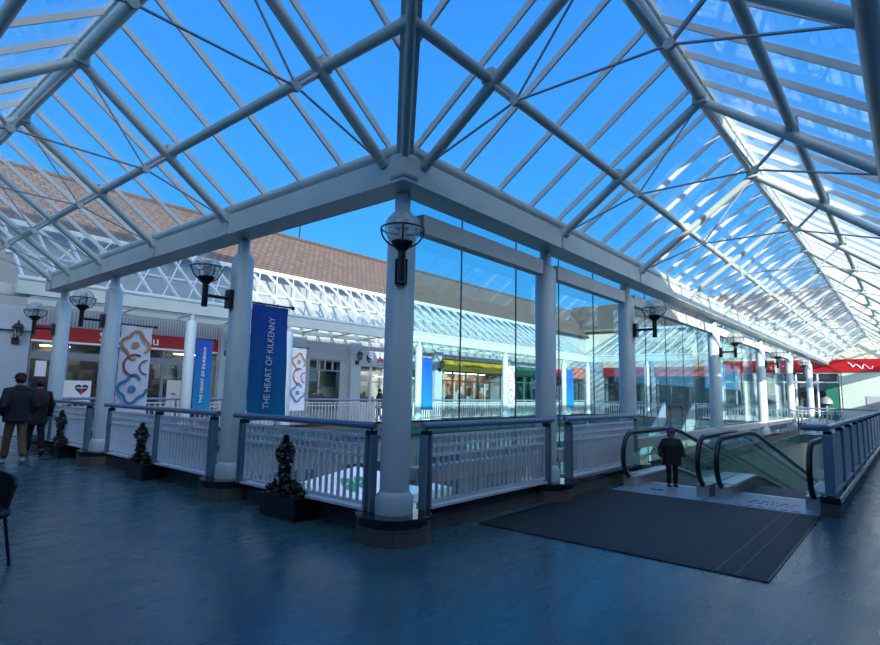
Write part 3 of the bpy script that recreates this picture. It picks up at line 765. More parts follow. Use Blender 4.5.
# ------------------------------------------------------------------ banners
def banner(label, x, y, w, z0, z1, kind, gap=.20, group=None):
    t = thing('banner', label, 'banner', (x+.17, y, z1))
    MB().tube((x+.17, y, z1+.02), (x+gap+w+.06, y, z1+.02), .016, 8).build('pole', M['black'], t, True)
    MB().ball((x+gap+w+.08, y, z1+.02), .035, seg=10).build('finial', M['black'], t, True)
    if kind == 'flower': MB().tube((x+.17, y, z0-.02), (x+gap+w, y, z0-.02), .012, 8).build('lower_pole', M['greysteel'], t, True)
    # gently rippled cloth
    b = MB(); nx, nz = 8, 14; f_, g_ = [], []
    def pt(i, j, o):
        u, v = i/nx, j/nz
        return (x+gap+w*u + (.03*(1-v) if kind == 'blue' else 0), y + .018*math.sin(5*u+4*v) + .012*math.sin(9*v)+o, z0+(z1-z0)*v + .0)
    F = [[b.bm.verts.new(pt(i, j, -.004)) for j in range(nz+1)] for i in range(nx+1)]
    Bk = [[b.bm.verts.new(pt(i, j, .004)) for j in range(nz+1)] for i in range(nx+1)]
    for i in range(nx):
        for j in range(nz):
            b.bm.faces.new((F[i][j], F[i+1][j], F[i+1][j+1], F[i][j+1])); b.bm.faces.new((Bk[i][j], Bk[i][j+1], Bk[i+1][j+1], Bk[i+1][j]))
    for i in range(nx):
        b.bm.faces.new((F[i][0], Bk[i][0], Bk[i+1][0], F[i+1][0])); b.bm.faces.new((F[i][nz], F[i+1][nz], Bk[i+1][nz], Bk[i][nz]))
    for j in range(nz):
        b.bm.faces.new((F[0][j], F[0][j+1], Bk[0][j+1], Bk[0][j])); b.bm.faces.new((F[nx][j], Bk[nx][j], Bk[nx][j+1], F[nx][j+1]))
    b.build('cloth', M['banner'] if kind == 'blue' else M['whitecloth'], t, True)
    yy = y-.045
    xc = x+gap
    if kind == 'blue' and label.startswith(('big', 'narrow')):
        h = z1-z0
        text_part('lettering', 'THE HEART OF KILKENNY', w*.24, M['whitepaint'], t, (xc+w*.50, yy, z0+h*.5), (.02, 0, 1), (-1, 0, .02), .003, width=h*.80)
    elif kind == 'flower':
        def fl(cx, cz, r, mat, a0, lab):
            pts = []
            for i in range(61):
                a = a0 + 2*PI*.86*i/60
                rr = r*(1+.15*math.cos(4*a+.5))
                pts.append((xc+w*.5+cx+rr*math.cos(a), yy, cz+rr*math.sin(a)*1.05))
            MB().path(pts, .03, 6, ry=.006).build('flower_outline', mat, t, True)
            MB().path([(xc+w*.5+cx+.055*math.cos(2*PI*i/16), yy, cz+.055*math.sin(2*PI*i/16)) for i in range(16)], .024, 6, True, ry=.006).build('flower_centre', mat, t, True)
        h = z1-z0
        fl(-.02, z1-h*.22, w*.40, M['orangepaint'], -.6, '')
        fl(-.02, z1-h*.72, w*.40, M['tealpaint'], .9, '')
        pts = [(xc+w*(.5+.36*math.cos(a)), yy, z1-h*.45+h*.12*math.sin(a)) for a in [PI*.35+PI*1.2*i/20 for i in range(21)]]
        MB().path(pts, .022, 6, ry=.006).build('petal_outline', M['plumpaint'], t, True)
        pts = [(xc+w*(.9+.25*math.cos(a)), yy, z1-h*.47+h*.08*math.sin(a)) for a in [PI*.5+PI*i/16 for i in range(17)]]
        MB().path(pts, .018, 6, ry=.006).build('petal_outline', M['plumpaint'], t, True)
    return t
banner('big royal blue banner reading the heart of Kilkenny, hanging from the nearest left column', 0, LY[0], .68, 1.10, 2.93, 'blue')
banner('white banner with orange and blue flower outlines in front of the red shop', 0, LY[1], .64, 1.0, 2.90, 'flower')
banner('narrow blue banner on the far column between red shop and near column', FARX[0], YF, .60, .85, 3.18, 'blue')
banner('small white flower banner right of the big blue banner', FARX[1], YF, .68, .80, 3.18, 'flower')
banner('blue banner left of the yellow shop sign', FARX[2], YF, .85, .75, 3.22, 'blue')
banner('sun striped white flower banner right of the yellow shop', FARX[3], YF, .85, .76, 3.22, 'flower')
banner('sun striped bright blue banner farthest right across the courtyard', FARX[4], YF, 1.25, .76, 3.30, 'blue')

# ------------------------------------------------------------------ carriage lanterns on the far pilasters
def lantern(label, x, y, z):
    t = thing('wall_lantern', label, 'lantern', (x, y, z-.35))
    MB().box(x-.10, x+.10, y-.08, y, z-.38, z-.18).build('wall_bracket', M['black'], t, bevel=.01)
    MB().tube((x, y-.06, z-.25), (x, y-.22, z-.16), .025, 8).build('arm', M['black'], t)
    c = (x, y-.22, 0)
    MB().lathe([(.09, z-.16), (.14, z+.12)], c, 6).build('glass_body', M['g_lant'], t)
    b = MB()
    for q in range(6):
        a = 2*PI*q/6; b.bar((c[0]+.09*math.cos(a), c[1]+.09*math.sin(a), z-.16), (c[0]+.14*math.cos(a), c[1]+.14*math.sin(a), z+.12), .018, .018)
    b.build('cage', M['black'], t)
    MB().lathe([(.19, z+.12), (.10, z+.24), (.03, z+.27), (.03, z+.33), (.005, z+.36)], c, 6).build('roof_cap', M['black'], t)
    return t
lantern('black carriage lantern on the white wall at the far left', .32, FAC-.05, 3.22)
lantern('black carriage lantern on the pilaster left of the big blue banner', 7.38, FAC-.25, 3.28)
lantern('black carriage lantern on the pilaster left of the sign with red letters', 14.45, FAC-.25, 3.28)
lantern('black carriage lantern on the pilaster left of the yellow shop sign', 20.95, FAC-.25, 3.2)

# ------------------------------------------------------------------ shop fronts on the far gallery
def shell(x0, x1, zt=4.05, depth=2.0):
    pass
def pilaster(x, w=.55, label=''):
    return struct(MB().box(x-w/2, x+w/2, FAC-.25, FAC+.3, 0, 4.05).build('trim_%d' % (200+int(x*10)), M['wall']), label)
for x, l in ((7.45, 'white pilaster right of the red shop'), (10.65, 'white pilaster'), (14.42, 'white pilaster left of the shop with red letters'), (20.9, 'white pilaster left of the yellow shop'), (28.3, 'white pilaster right of the yellow shop'), (33.6, 'white pilaster'), (37.2, 'white pilaster')):
    pilaster(x, {10.65: 1.36, 33.6: .84, 37.2: .84}.get(x, .66), l)
def shop(label, x0, x1, stock, frame, fz0, fz1, fmat, sill, mull, transom=None, top=None, light=False, stall=None):
    t = thing('shop_front', label, 'shop front', ((x0+x1)/2, FAC, 0))
    MB().box(x0, x1, FAC-.02, FAC+.12, fz0, fz1).build('fascia', fmat, t, bevel=.01)
    if top: MB().box(x0, x1, FAC+.0, FAC+.14, fz1, 4.05).build('upper_panel', top, t)
    MB().box(x0, x1, FAC+.04, FAC+.16, 0, sill).build('stall_riser', stall or frame, t)
    fr = MB()
    xs = [x0+(x1-x0)*i/mull for i in range(mull+1)]
    for i, x in enumerate(xs): fr.box(max(x0, x-.05), min(x1, x+.05), FAC+.02, FAC+.12, sill, fz0)
    fr.box(x0, x1, FAC+.02, FAC+.12, sill, sill+.08); fr.box(x0, x1, FAC+.02, FAC+.12, fz0-.07, fz0)
    if transom: fr.box(x0, x1, FAC+.01, FAC+.12, transom[0], transom[1])
    fr.build('window_frame', frame, t)
    MB().box(x0, x1, FAC+.06, FAC+.075, sill, fz0).build('window_glass', M['g_shop'], t)
    MB().box(x0, x1, FAC+.9, FAC+1.0, 0, fz0).build('display', stock, t)
    b = MB(); b.box(x0, x1, FAC+.12, FAC+1.0, fz0, fz0+.05); b.box(x0, x1, FAC+.12, FAC+1.0, -.02, .0); b.box(x0-.02, x0, FAC+.12, FAC+1.0, 0, fz0); b.box(x1, x1+.02, FAC+.12, FAC+1.0, 0, fz0)
    b.build('interior_shell', M['soffit'], t)
    return t
# red shop
t = shop('supermarket front under a long red fascia with white letters', .75, 7.13, M['stock1'], M['greyframe'], 3.02, 3.52, M['red'], .35, 6, (2.42, 2.66), M['ribgrey'])
text_part('lettering', 'SuperValu', .46, M['whitepaint'], t, (3.74, FAC-.03, 3.27), (1, 0, 0), (0, 0, 1), .01, width=2.0)
MB().box(.75, 7.13, FAC-.04, FAC+.14, 2.97, 3.03).build('sign_edge', M['whitepaint'], t)
MB().box(1.75, 2.62, FAC+.0, FAC+.045, .95, 1.74).build('white_panel', M['paper'], t)
hp = [(2.33+.20*(16*math.sin(a)**3)/16, FAC-.005, 1.46+.20*(13*math.cos(a)-5*math.cos(2*a)-2*math.cos(3*a)-math.cos(4*a))/16) for a in [2*PI*i/32 for i in range(32)]]
h_ = MB().prism(hp, (0, .012, 0)).build('heart_sign', M['navypaint'], t)
MB().box(2.285, 2.375, FAC-.012, FAC-.004, 1.30, 1.53).build('heart_cross', M['redpaint'], t)
MB().box(2.18, 2.48, FAC-.013, FAC-.005, 1.485, 1.515).build('heart_band', M['whitepaint'], t)
MB().box(.95, 1.25, FAC+.0, FAC+.02, 1.85, 2.35).build('poster', M['paper'], t)
MB().box(5.2, 5.72, FAC+.0, FAC+.05, .35, 1.85).build('door_panel', M['greysteel'], t)
MB().lathe([(.09, 0), (.09, .012)], (5.45, FAC-.005, 1.35), 12).build('door_sticker', M['greenlogo'], t)
for x in (1.15, 5.6): MB().box(x, x+.85, FAC+.45, FAC+.55, 2.86, 2.9).build('strip_light', M['lampglow'], t)
# pale bay behind the big banner
t = shop('pale shop bay mostly hidden behind the big blue banner', 7.8, 10.0, M['stock3'], M['frame'], 3.0, 3.6, M['wall'], .6, 2, None, M['ribgrey'])
MB().box(7.95, 8.3, FAC-.02, FAC+.0, 2.35, 2.8).build('notice', M['bluepaper'], t)
MB().box(9.6, 9.95, FAC-.06, FAC-.03, 1.0, 2.2).build('poster', M['yellow'], t)
# grey shop
t = shop('grey framed shop front with an olive display, left of the shop with red letters', 11.3, 14.1, M['stock5'], M['greyframe'], 3.05, 3.72, M['grey'], .5, 1, (2.5, 2.56), M['ribgrey'])
fr = MB()
fr.box(11.3, 11.75, FAC-.01, FAC+.12, .0, 3.05); fr.box(13.6, 14.1, FAC-.01, FAC+.12, 0, 3.05)
for q in range(1, 4): fr.box(11.75+.462*q-.03, 11.75+.462*q+.03, FAC+.0, FAC+.12, 2.56, 3.05)
fr.build('side_panel', M['grey'], t)
# acupuncture shop
t = shop('white fascia shop with a black and white round symbol and red letters', 14.75, 20.55, M['stock3'], M['frame'], 2.92, 3.66, M['wall'], .9, 6, (2.32, 2.38), M['ribgrey'])
def disc(cx, cz, r, mat, nm, y0, par, n=28, a0=0, a1=2*PI):
    pts = [(cx+r*math.cos(a0+(a1-a0)*i/n), y0, cz+r*math.sin(a0+(a1-a0)*i/n)) for i in range(n if abs(a1-a0-2*PI) < .01 else n+1)]
    return MB().prism(pts, (0, .008, 0)).build(nm, mat, par)
cx, cz, R_ = 15.55, 3.30, .25
s_ = disc(cx, cz, R_, M['whitepaint'], 'round_symbol', FAC-.032, t)
disc(cx, cz, R_, M['navypaint'], 'dark_half', FAC-.036, t, a0=PI/2, a1=3*PI/2)
disc(cx, cz+R_/2, R_/2, M['whitepaint'], 'pale_lobe', FAC-.040, t)
disc(cx, cz-R_/2, R_/2, M['navypaint'], 'dark_lobe', FAC-.041, t)
disc(cx, cz+R_/2, R_*.16, M['navypaint'], 'dark_dot', FAC-.046, t)
disc(cx, cz-R_/2, R_*.16, M['whitepaint'], 'pale_dot', FAC-.047, t)
text_part('lettering', 'AC', .50, M['redpaint'], t, (16.55, FAC-.03, 3.24), (1, 0, 0), (0, 0, 1), .01, width=.95)
# yellow shop
t = shop('shop under a yellow fascia with a warmly lit window display', 21.3, 27.95, M['stock2'], M['darkframe'], 2.92, 3.62, M['yellow'], .5, 5, (2.28, 2.36), M['grey'])
MB().box(21.2, 28.0, FAC-.22, FAC+.02, 3.62, 3.76).build('sign_hood', M['darkgrey'], t)
m = MB(); rr_ = random.Random(5)
x = 23.7
while x < 25.7:
    hgt = rr_.uniform(.10, .22); m.bar((x, FAC-.035, 3.30-hgt/2), (x+rr_.uniform(-.04, .08), FAC-.035, 3.30+hgt/2), .035, .02, (0, 1, 0))
    m.bar((x, FAC-.035, 3.30+rr_.uniform(-.1, .1)), (x+.12, FAC-.035, 3.30+rr_.uniform(-.1, .1)), .03, .02, (0, 1, 0)); x += .16
for i in range(6): m.bar((24.4+.14*i, FAC-.035, 3.06), (24.5+.14*i, FAC-.035, 3.06), .03, .03)
m.build('sign_script', M['brownpaint'], t, label='dark script too small to read')
MB().box(22.6, 26.8, FAC+.6, FAC+.66, 2.80, 2.84).build('strip_light', M['lampglow'], t)
for x in (22.1, 23.1, 25.2, 26.4):
    MB().box(x, x+.06, FAC+.3, FAC+.36, .6, 2.2).build('display_post', M['whitepaint'], t)
# green shop
t = shop('dark green shop front right of the yellow shop', 28.7, 33.2, M['stock4'], M['green'], 2.9, 3.55, M['green'], .5, 4, (2.4, 2.46), M['grey'])
# red shop at corner
t = shop('small shop under a dark red fascia behind the rightmost blue banner', 34.0, 36.8, M['stock1'], M['darkframe'], 3.0, 3.6, M['red'], .6, 3, None, M['grey'])
t = shop('corner shop under an orange red fascia', 37.6, 41.0, M['stock4'], M['darkframe'], 3.0, 3.9, M['orange'], .6, 3, None, M['grey'])

# end gallery shop fronts (facing the viewer along the right gallery)
def shop_end(label, y0, y1, stock, frame, fz0, fz1, fmat, sill, mull, transom=None):
    t = thing('shop_front', label, 'shop front', (XE, (y0+y1)/2, 0))
    X = XE
    MB().box(X-.14, X+.02, y0, y1, fz0, fz1).build('fascia', fmat, t, bevel=.01)
    MB().box(X+.0, X+.1, y0, y1, fz1, 4.6).build('upper_panel', M['cream'], t)
    MB().box(X+.0, X+.1, y0, y1, 0, sill).build('stall_riser', frame, t)
    fr = MB()
    for i in range(mull+1):
        y = y0+(y1-y0)*i/mull; fr.box(X-.02, X+.08, max(y0, y-.05), min(y1, y+.05), sill, fz0)
    fr.box(X-.02, X+.08, y0, y1, sill, sill+.08); fr.box(X-.02, X+.08, y0, y1, fz0-.08, fz0)
    if transom: fr.box(X-.02, X+.08, y0, y1, transom[0], transom[1])
    fr.build('window_frame', frame, t)
    MB().box(X+.02, X+.035, y0, y1, sill, fz0).build('window_glass', M['g_shop'], t)
    MB().box(X+.8, X+.9, y0, y1, 0, fz0).build('display', stock, t)
    b = MB(); b.box(X+.1, X+.9, y0, y1, fz0, fz0+.05); b.box(X+.1, X+.9, y0-.02, y0, 0, fz0); b.box(X+.1, X+.9, y1, y1+.02, 0, fz0)
    b.build('interior_shell', M['soffit'], t)
    return t
t = shop_end('bright red fascia shop at the far end of the right gallery', -4.6, 6.6, M['stock3'], M['frame'], 3.45, 4.3, M['red'], .3, 9, (2.75, 2.83))
m = MB(); rr_ = random.Random(11)
y = -1.35
pts = [(XE-.16, -1.35-.09*i-.07*math.sin(i*1.1), 3.80+.16*math.cos(i*1.25)+(.12 if i < 4 else 0)) for i in range(15)]
MB().path(pts, .03, 6).build('sign_script', M['whitepaint'], t, True, label='white script too far away to read')
MB().box(XE-.05, XE-.02, -.75, -.05, .3, 2.7).build('door_panel', M['green'], t)
MB().box(XE-.06, XE-.02, -4.5, -.95, .3, 3.4).build('pale_panel', M['mint'], t)
MB().box(XE-.10, XE-.06, -4.3, -2.2, .9, 1.9).build('dark_window', M['grey'], t)
shop_end('dark shop with brown fascia and posts behind the courtyard stairs', 6.9, 11.2, M['stock4'], M['darkframe'], 3.2, 3.95, M['orange'], .5, 4, (2.5, 2.6))
shop_end('red shop in the far right corner of the end gallery', 11.5, 15.5, M['stock1'], M['darkframe'], 3.2, 3.95, M['red'], .5, 3, (2.5, 2.6))

for i, (y0, y1) in enumerate(((6.6, 6.9), (11.2, 11.5), (15.5, FAC+.3), (YW, -4.6))):
    struct(MB().box(XE-.08, XE+.3, y0, y1, 0, 4.55).build('trim_%d' % (600+i), M['wall']), 'white pilaster on the end wall')
# warm lamps inside two far shops and a fill added in the white shop
for nm, x, e_, c_ in (('yellow_shop_lamp', 24.6, 90, (1, .72, .42)), ('red_shop_lamp', 4.0, 25, (1, .85, .6)), ('white_shop_fill', 17.0, 40, (1, .88, .7))):
    ld = bpy.data.lights.new(nm, 'AREA'); ld.shape = 'RECTANGLE'; ld.size = 5; ld.size_y = .5; ld.energy = e_; ld.color = c_
    lo_ = bpy.data.objects.new(nm, ld); COL.objects.link(lo_); lo_.location = (x, FAC+.5, 2.78)
# ------------------------------------------------------------------ courtyard stairs, kiosk
st = thing('courtyard_stairs', 'pale stairs with white sides descending into the courtyard from the end gallery', 'stairs', (XC-4, 7.15, -4.5))
m = MB(); n = 26
for i in range(n):
    x1 = XC-.16-.28*i; zt = -.17*(i+1)
    m.box(x1-.28, x1, 6.3, 8.0, max(-4.5, zt-.35), zt)
m.build('steps', M['pavers'], st)
for y in (6.24, 8.06):
    pts = [(XC-.1, y, .0), (XC-.1, y, 1.1), (XC-.5, y, 1.05), (XC-.1-.28*n, y, -3.4), (XC-.1-.28*n, y, -4.5)]
    MB().prism(pts, (0, .06, 0)).build('side_panel', M['wall'], st)
    MB().path([(XC-.1, y+.03, 1.2), (XC-.5, y+.03, 1.12), (XC-.1-.28*n, y+.03, -3.3)], .04, 8).build('handrail', M['rail'], st, True)
kx, ky, ka = 9.1, 10.75, -1.05
kt = thing('kiosk', 'white pyramid roofed kiosk with green roundels down in the courtyard', 'kiosk', (kx, ky, -4.5))
hx, hy, ez = 3.4, 1.6, -1.95
b = MB(); top = b.bm.verts.new((kx, ky, ka))
c4 = [b.bm.verts.new((kx+sx*hx, ky+sy*hy, ez)) for sx, sy in ((-1,-1), (1,-1), (1,1), (-1,1))]
c5 = [b.bm.verts.new((kx+sx*hx, ky+sy*hy, ez-.3)) for sx, sy in ((-1,-1), (1,-1), (1,1), (-1,1))]
for i in range(4):
    j = (i+1) % 4
    b.bm.faces.new((top, c4[i], c4[j])); b.bm.faces.new((c4[i], c5[i], c5[j], c4[j]))
b.bm.faces.new(c5)
b.build('canopy', M['canvas'], kt)
for sx, sy in ((-1,-1), (1,-1), (1,1), (-1,1)):
    MB().tube((kx+sx*(hx-.1), ky+sy*(hy-.1), -4.5), (kx+sx*(hx-.1), ky+sy*(hy-.1), ez-.2), .05, 8).build('post', M['infill'], kt, True)
sl = Vector((0, hy, ka-ez)); Ls = sl.length; sl.normalize(); nn = Vector((0, -(ka-ez), hy)).normalized()
for q, dx in ((0, -.99), (1, -.41)):
    c = Vector((kx+dx, ky-hy, ez)) + sl*(.507*Ls) + nn*.02
    pts = [c + Vector((1, 0, 0))*.27*math.cos(2*PI*i/24) + sl*.36*math.sin(2*PI*i/24) for i in range(24)]
    rd = MB().prism(pts, nn*.01).build('roundel', M['greenlogo'], kt)
    m = MB()
    for i in range(4):
        p = c + nn*.018 + Vector((-.17+.09*i, 0, 0)) + sl*(-.03+.03*(i % 2))
        m.bar(p, p+Vector((.05, 0, 0))+sl*.06, .04, .01, nn)
    m.build('roundel_mark', M['whitepaint'], rd)
struct(MB().box(5, 26, 7.2, 12.0, -4.5, -4.46).build('floor', M['grass']), 'olive green strip on the courtyard floor')
tag(MB().box(1.0, 5.4, 12.45, 13.1, -4.5, -2.9).build('hedge', M['leaf'], bevel=.12), 'long dark green hedge on the courtyard floor under the far gallery', 'hedge')

# ------------------------------------------------------------------ planters
def planter(label, x, y, L, W, H, hp, seed):
    r = random.Random(seed)
    t = thing('planter', label, 'planter', (x, y, 0))
    b = MB(); b.box(x-W/2, x+W/2, y-L/2, y+L/2, 0, H)
    b.build('trough', M['trough'], t, bevel=.015)
    m = MB(); m.box(x-W/2-.015, x+W/2+.015, y-L/2-.015, y+L/2+.015, H-.05, H+.01)
    m.box(x-W/2-.008, x+W/2+.008, y-L/2-.008, y+L/2+.008, .05, .085); m.build('rim', M['rubber'], t)
    MB().box(x-W/2+.03, x+W/2-.03, y-L/2+.03, y+L/2-.03, H+.01, H+.03).build('soil', M['soil'], t)
    MB().tube((x-.06, y, H), (x-.06, y, H+hp*.9), .012, 6).build('stem', M['soil'], t)
    px = x-.06
    def leaves(n, fn, mat, nm):
        b = MB()
        for _ in range(n):
            p = Vector(fn()); s = r.uniform(.016, .034)
            u = Vector((r.uniform(-1, 1), r.uniform(-1, 1), r.uniform(-.6, .6))).normalized()
            v = u.cross(Vector((r.uniform(-1, 1), r.uniform(-1, 1), r.uniform(-1, 1)))).normalized()
            q = [b.bm.verts.new(p+u*s*a+v*s*c) for a, c in ((1.3, 0), (.3, .8), (-.8, .5), (-1, 0), (-.8, -.5), (.3, -.8))]
            b.bm.faces.new(q)
        return b.build(nm, mat, t)
    def cone():
        h = r.random()**1.15; a = r.uniform(0, 2*PI)
        w = (.085*(1-h*.5) + .07*math.exp(-((h-.70)/.13)**2))*math.sqrt(r.random())*(1 if h < .88 else .6)
        return (px+w*math.cos(a), y+w*math.sin(a), H+.02+hp*h)
    def mound():
        v = r.uniform(-1, 1); a = r.uniform(0, PI)
        return (x+math.cos(a)*W*.5*r.random(), y+v*L*.47, H+.03+.17*r.random()*(1-v*v*.7))
    leaves(620, cone, M['leaf'], 'foliage'); leaves(110, cone, M['leafpale'], 'pale_foliage'); leaves(420, mound, M['leaf'], 'low_planting')
    return t
planter('black trough planter with ivy cone nearest the corner, under the green roundels', -.185, 1.71, .74, .30, .262, .72, 1)
planter('black trough planter with ivy cone in the middle of the left railing', -.185, 5.98, .66, .30, .255, .68, 2)
planter('black trough planter with ivy cone beside the two walking people', -.185, 10.2, .60, .30, .245, .75, 3)

# ------------------------------------------------------------------ cafe chair at the left edge
ct = thing('cafe_chair', 'dark curved cafe chair cut off at the left edge of the picture', 'chair', (-3.28, 2.0, 0))
cxx, cyy = -3.30, 2.0
b = MB(); n = 18
ring = [(math.cos(a), math.sin(a)) for a in [-PI*.62+PI*1.24*i/n for i in range(n+1)]]
lo, hi, lo2, hi2 = [], [], [], []
for i, (c, s) in enumerate(ring):
    a_ = abs(i/n-.5)*2
    ztop = .80-.12*a_**2
    for arr, r_, z in ((lo, .27, .44), (hi, .33, ztop), (lo2, .245, .44), (hi2, .30, ztop)):
        arr.append(b.bm.verts.new((cxx+s*r_*.95, cyy+c*r_, z)))
for i in range(n):
    b.bm.faces.new((lo[i], lo[i+1], hi[i+1], hi[i])); b.bm.faces.new((lo2[i], hi2[i], hi2[i+1], lo2[i+1]))
    b.bm.faces.new((hi[i], hi[i+1], hi2[i+1], hi2[i])); b.bm.faces.new((lo[i], lo2[i], lo2[i+1], lo[i+1]))
b.bm.faces.new((lo[0], hi[0], hi2[0], lo2[0])); b.bm.faces.new((lo[n], lo2[n], hi2[n], hi[n]))
b.build('backrest', M['chair'], ct, True)
MB().lathe([(.27, .41), (.285, .44), (.27, .47)], (cxx, cyy-.02, 0), 24).build('seat', M['chair'], ct, True)
for sx, sy in ((-1,-1), (1,-1), (1,1), (-1,1)):
    MB().tube((cxx+sx*.20, cyy+sy*.2, .42), (cxx+sx*.26, cyy+sy*.24, 0), .014, 8).build('leg', M['chairleg'], ct, True)
    
# ------------------------------------------------------------------ lamp post at far end
bt = thing('bollard_lamp', 'grey dome topped post beyond the escalator well', 'lamp post', (29.5, -1.15, 0))
MB().lathe([(.12, 0), (.12, .05), (.06, .08), (.05, 1.35)], (29.5, -1.15, 0), 14).build('pole', M['dome'], bt, True)
MB().lathe([(.10, 1.33), (.22, 1.38), (.28, 1.42)], (29.5, -1.15, 0), 20).build('collar', M['black'], bt, True)
MB().lathe([(.29, 1.42), (.27, 1.55), (.19, 1.68), (.08, 1.76), (.001, 1.78)], (29.5, -1.15, 0), 20).build('dome', M['dome'], bt, True)

# ------------------------------------------------------------------ people
def skin_mesh(name, verts, edges, radii, mat, parent, sub=2, root=0):
    off = ROOTS.get(parent.name, Vector((0, 0, 0)))
    me = bpy.data.meshes.new(name); me.from_pydata([Vector(v) for v in verts], edges, [])
    o = bpy.data.objects.new(name, me); COL.objects.link(o)
    o.modifiers.new('skin', 'SKIN'); 
    if not me.skin_vertices:
        me.attributes  # layer is made by the modifier on evaluation
    bpy.context.view_layer.update()
    sv = me.skin_vertices[0].data if me.skin_vertices else None
    if sv is None:
        bm = bmesh.new(); bm.from_mesh(me); bm.verts.layers.skin.verify(); bm.to_mesh(me); bm.free()
        sv = me.skin_vertices[0].data
    for i, r in enumerate(radii):
        r = r if isinstance(r, tuple) else (r, r)
        sv[i].radius = r; sv[i].use_root = (i == root)
    s = o.modifiers.new('sub', 'SUBSURF'); s.levels = sub; s.render_levels = sub
    dg = bpy.context.evaluated_depsgraph_get()
    m2 = bpy.data.meshes.new_from_object(o.evaluated_get(dg))
    bpy.data.objects.remove(o); bpy.data.meshes.remove(me)
    m2.name = name; m2.transform(Matrix.Translation(-off)); m2.materials.clear(); m2.materials.append(mat); m2.shade_smooth()
    o = bpy.data.objects.new(name, m2); COL.objects.link(o); o.parent = parent; ROOTS[o.name] = off
    return o
def person(label, x, y, face, H, coat, trousers, shoes, hat, stride=.0, arms='down', bulky=1.0, coat_len=.42, trouser2=None, hatkind='cap', child=False):
    """face: heading angle; H height; all heights as fractions of H"""
    t = thing('person', label, 'person', (x, y, 0))
    f = Vector((math.cos(face), math.sin(face), 0)); s = Vector((-math.sin(face), math.cos(face), 0)); c = Vector((x, y, 0))
    k = H/1.75
    hs = 1.22 if child else 1.0                       # a child's head is larger for its height
    def P(fw, sd, z): return c + f*fw*k + s*sd*k + Vector((0, 0, z*k))
    st = stride
    hip, kn_, an = .92, .50, .09
    sh = 1.42 if not child else 1.34
    nk = sh+.07
    V = {'pel': P(0, 0, hip), 'wst': P(0, 0, 1.08), 'chs': P(0, 0, 1.28), 'nkb': P(0, 0, sh+.02), 'nkt': P(.01, 0, nk+.03), 'hd1': P(.02, 0, nk+.11*hs), 'hd2': P(.015, 0, nk+.19*hs), 'hd3': P(.0, 0, nk+.24*hs)}
    for q, sg in (('l', 1), ('r', -1)):
        ph = st*sg
        V['hp'+q] = P(0, sg*.09, hip-.05)
        V['kn'+q] = P(ph*.5+.02, sg*.095, kn_)
        V['an'+q] = P(ph*1.0 - (.06 if ph < 0 else 0), sg*.095, an + (.05 if ph < 0 else 0))
        V['to'+q] = P(ph*1.0+.14 - (.06 if ph < 0 else 0), sg*.11, .04)
        V['sh'+q] = P(0, sg*.17, sh-.01)
        out = .27 if not child else .30
        if arms == 'pocket':
            V['el'+q] = P(-.09, sg*(out+.01), 1.13); V['wr'+q] = P(.06, sg*(out-.06), .96)
        else:
            V['el'+q] = P(-.03-ph*.25, sg*out, 1.13); V['wr'+q] = P(.05-ph*.4, sg*(out+.02), .90)
        w_ = V['wr'+q]; V['pm'+q] = w_ + Vector((0, 0, -.07*k)) + f*.01*k
        for i in range(4):
            a = V['pm'+q] + f*(.03-.02*i)*k + Vector((0, 0, -.02*k))
            V['f%d%s' % (i, q)] = a + Vector((0, 0, -(.035, .042, .038, .028)[i]*k)) - s*sg*.006*k
            V['g%d%s' % (i, q)] = V['f%d%s' % (i, q)] + Vector((0, 0, -.03*k)) - s*sg*.018*k
        V['t1'+q] = w_ + f*.035*k + Vector((0, 0, -.04*k)); V['t2'+q] = V['t1'+q] + f*.012*k + Vector((0, 0, -.035*k))
    names = list(V); ix = {n: i for i, n in enumerate(names)}
    E_ = [('pel', 'wst'), ('wst', 'chs'), ('chs', 'nkb'), ('nkb', 'nkt'), ('nkt', 'hd1'), ('hd1', 'hd2'), ('hd2', 'hd3')]
    rad = {'pel': (.14, .11), 'wst': (.13, .10), 'chs': (.15, .11), 'nkb': .075, 'nkt': .055, 'hd1': .078*hs, 'hd2': .088*hs, 'hd3': .06*hs}
    for q in 'lr':
        E_ += [('pel', 'hp'+q), ('hp'+q, 'kn'+q), ('kn'+q, 'an'+q), ('an'+q, 'to'+q), ('nkb', 'sh'+q), ('sh'+q, 'el'+q), ('el'+q, 'wr'+q), ('wr'+q, 'pm'+q), ('wr'+q, 't1'+q), ('t1'+q, 't2'+q)]
        rad.update({'hp'+q: .085, 'kn'+q: .056, 'an'+q: .04, 'to'+q: .02, 'sh'+q: .055, 'el'+q: .04, 'wr'+q: .027, 'pm'+q: .03, 't1'+q: .011, 't2'+q: .009})
        for i in range(4):
            E_ += [('pm'+q, 'f%d%s' % (i, q)), ('f%d%s' % (i, q), 'g%d%s' % (i, q))]
            rad['f%d%s' % (i, q)] = .009; rad['g%d%s' % (i, q)] = .008
    R = [tuple(v*k for v in rad[n]) if isinstance(rad[n], tuple) else rad[n]*k for n in names]
    body = skin_mesh('body', [V[n] for n in names], [(ix[a], ix[b]) for a, b in E_], R, M['skin'], t, 1, 0)
    # face
    hd = V['hd1']*.5+V['hd2']*.5
    ea = MB()
    for sg in (-1, 1): ea.ball(hd + s*sg*.085*hs*k + Vector((0, 0, -.01*k)), .014*k, .014*k, .028*k, 8)
    ea.build('ears', M['skin'], t, True)
    MB().ball(hd + f*.098*hs*k + Vector((0, 0, -.02*k)), .014*k, .014*k, .022*k, 8).build('nose', M['skin'], t, True)
    for sg in (-1, 1): MB().ball(hd + f*.083*hs*k + s*sg*.032*k + Vector((0, 0, .012*k)), .011*k, seg=8).build('eye', M['black'], t, True)
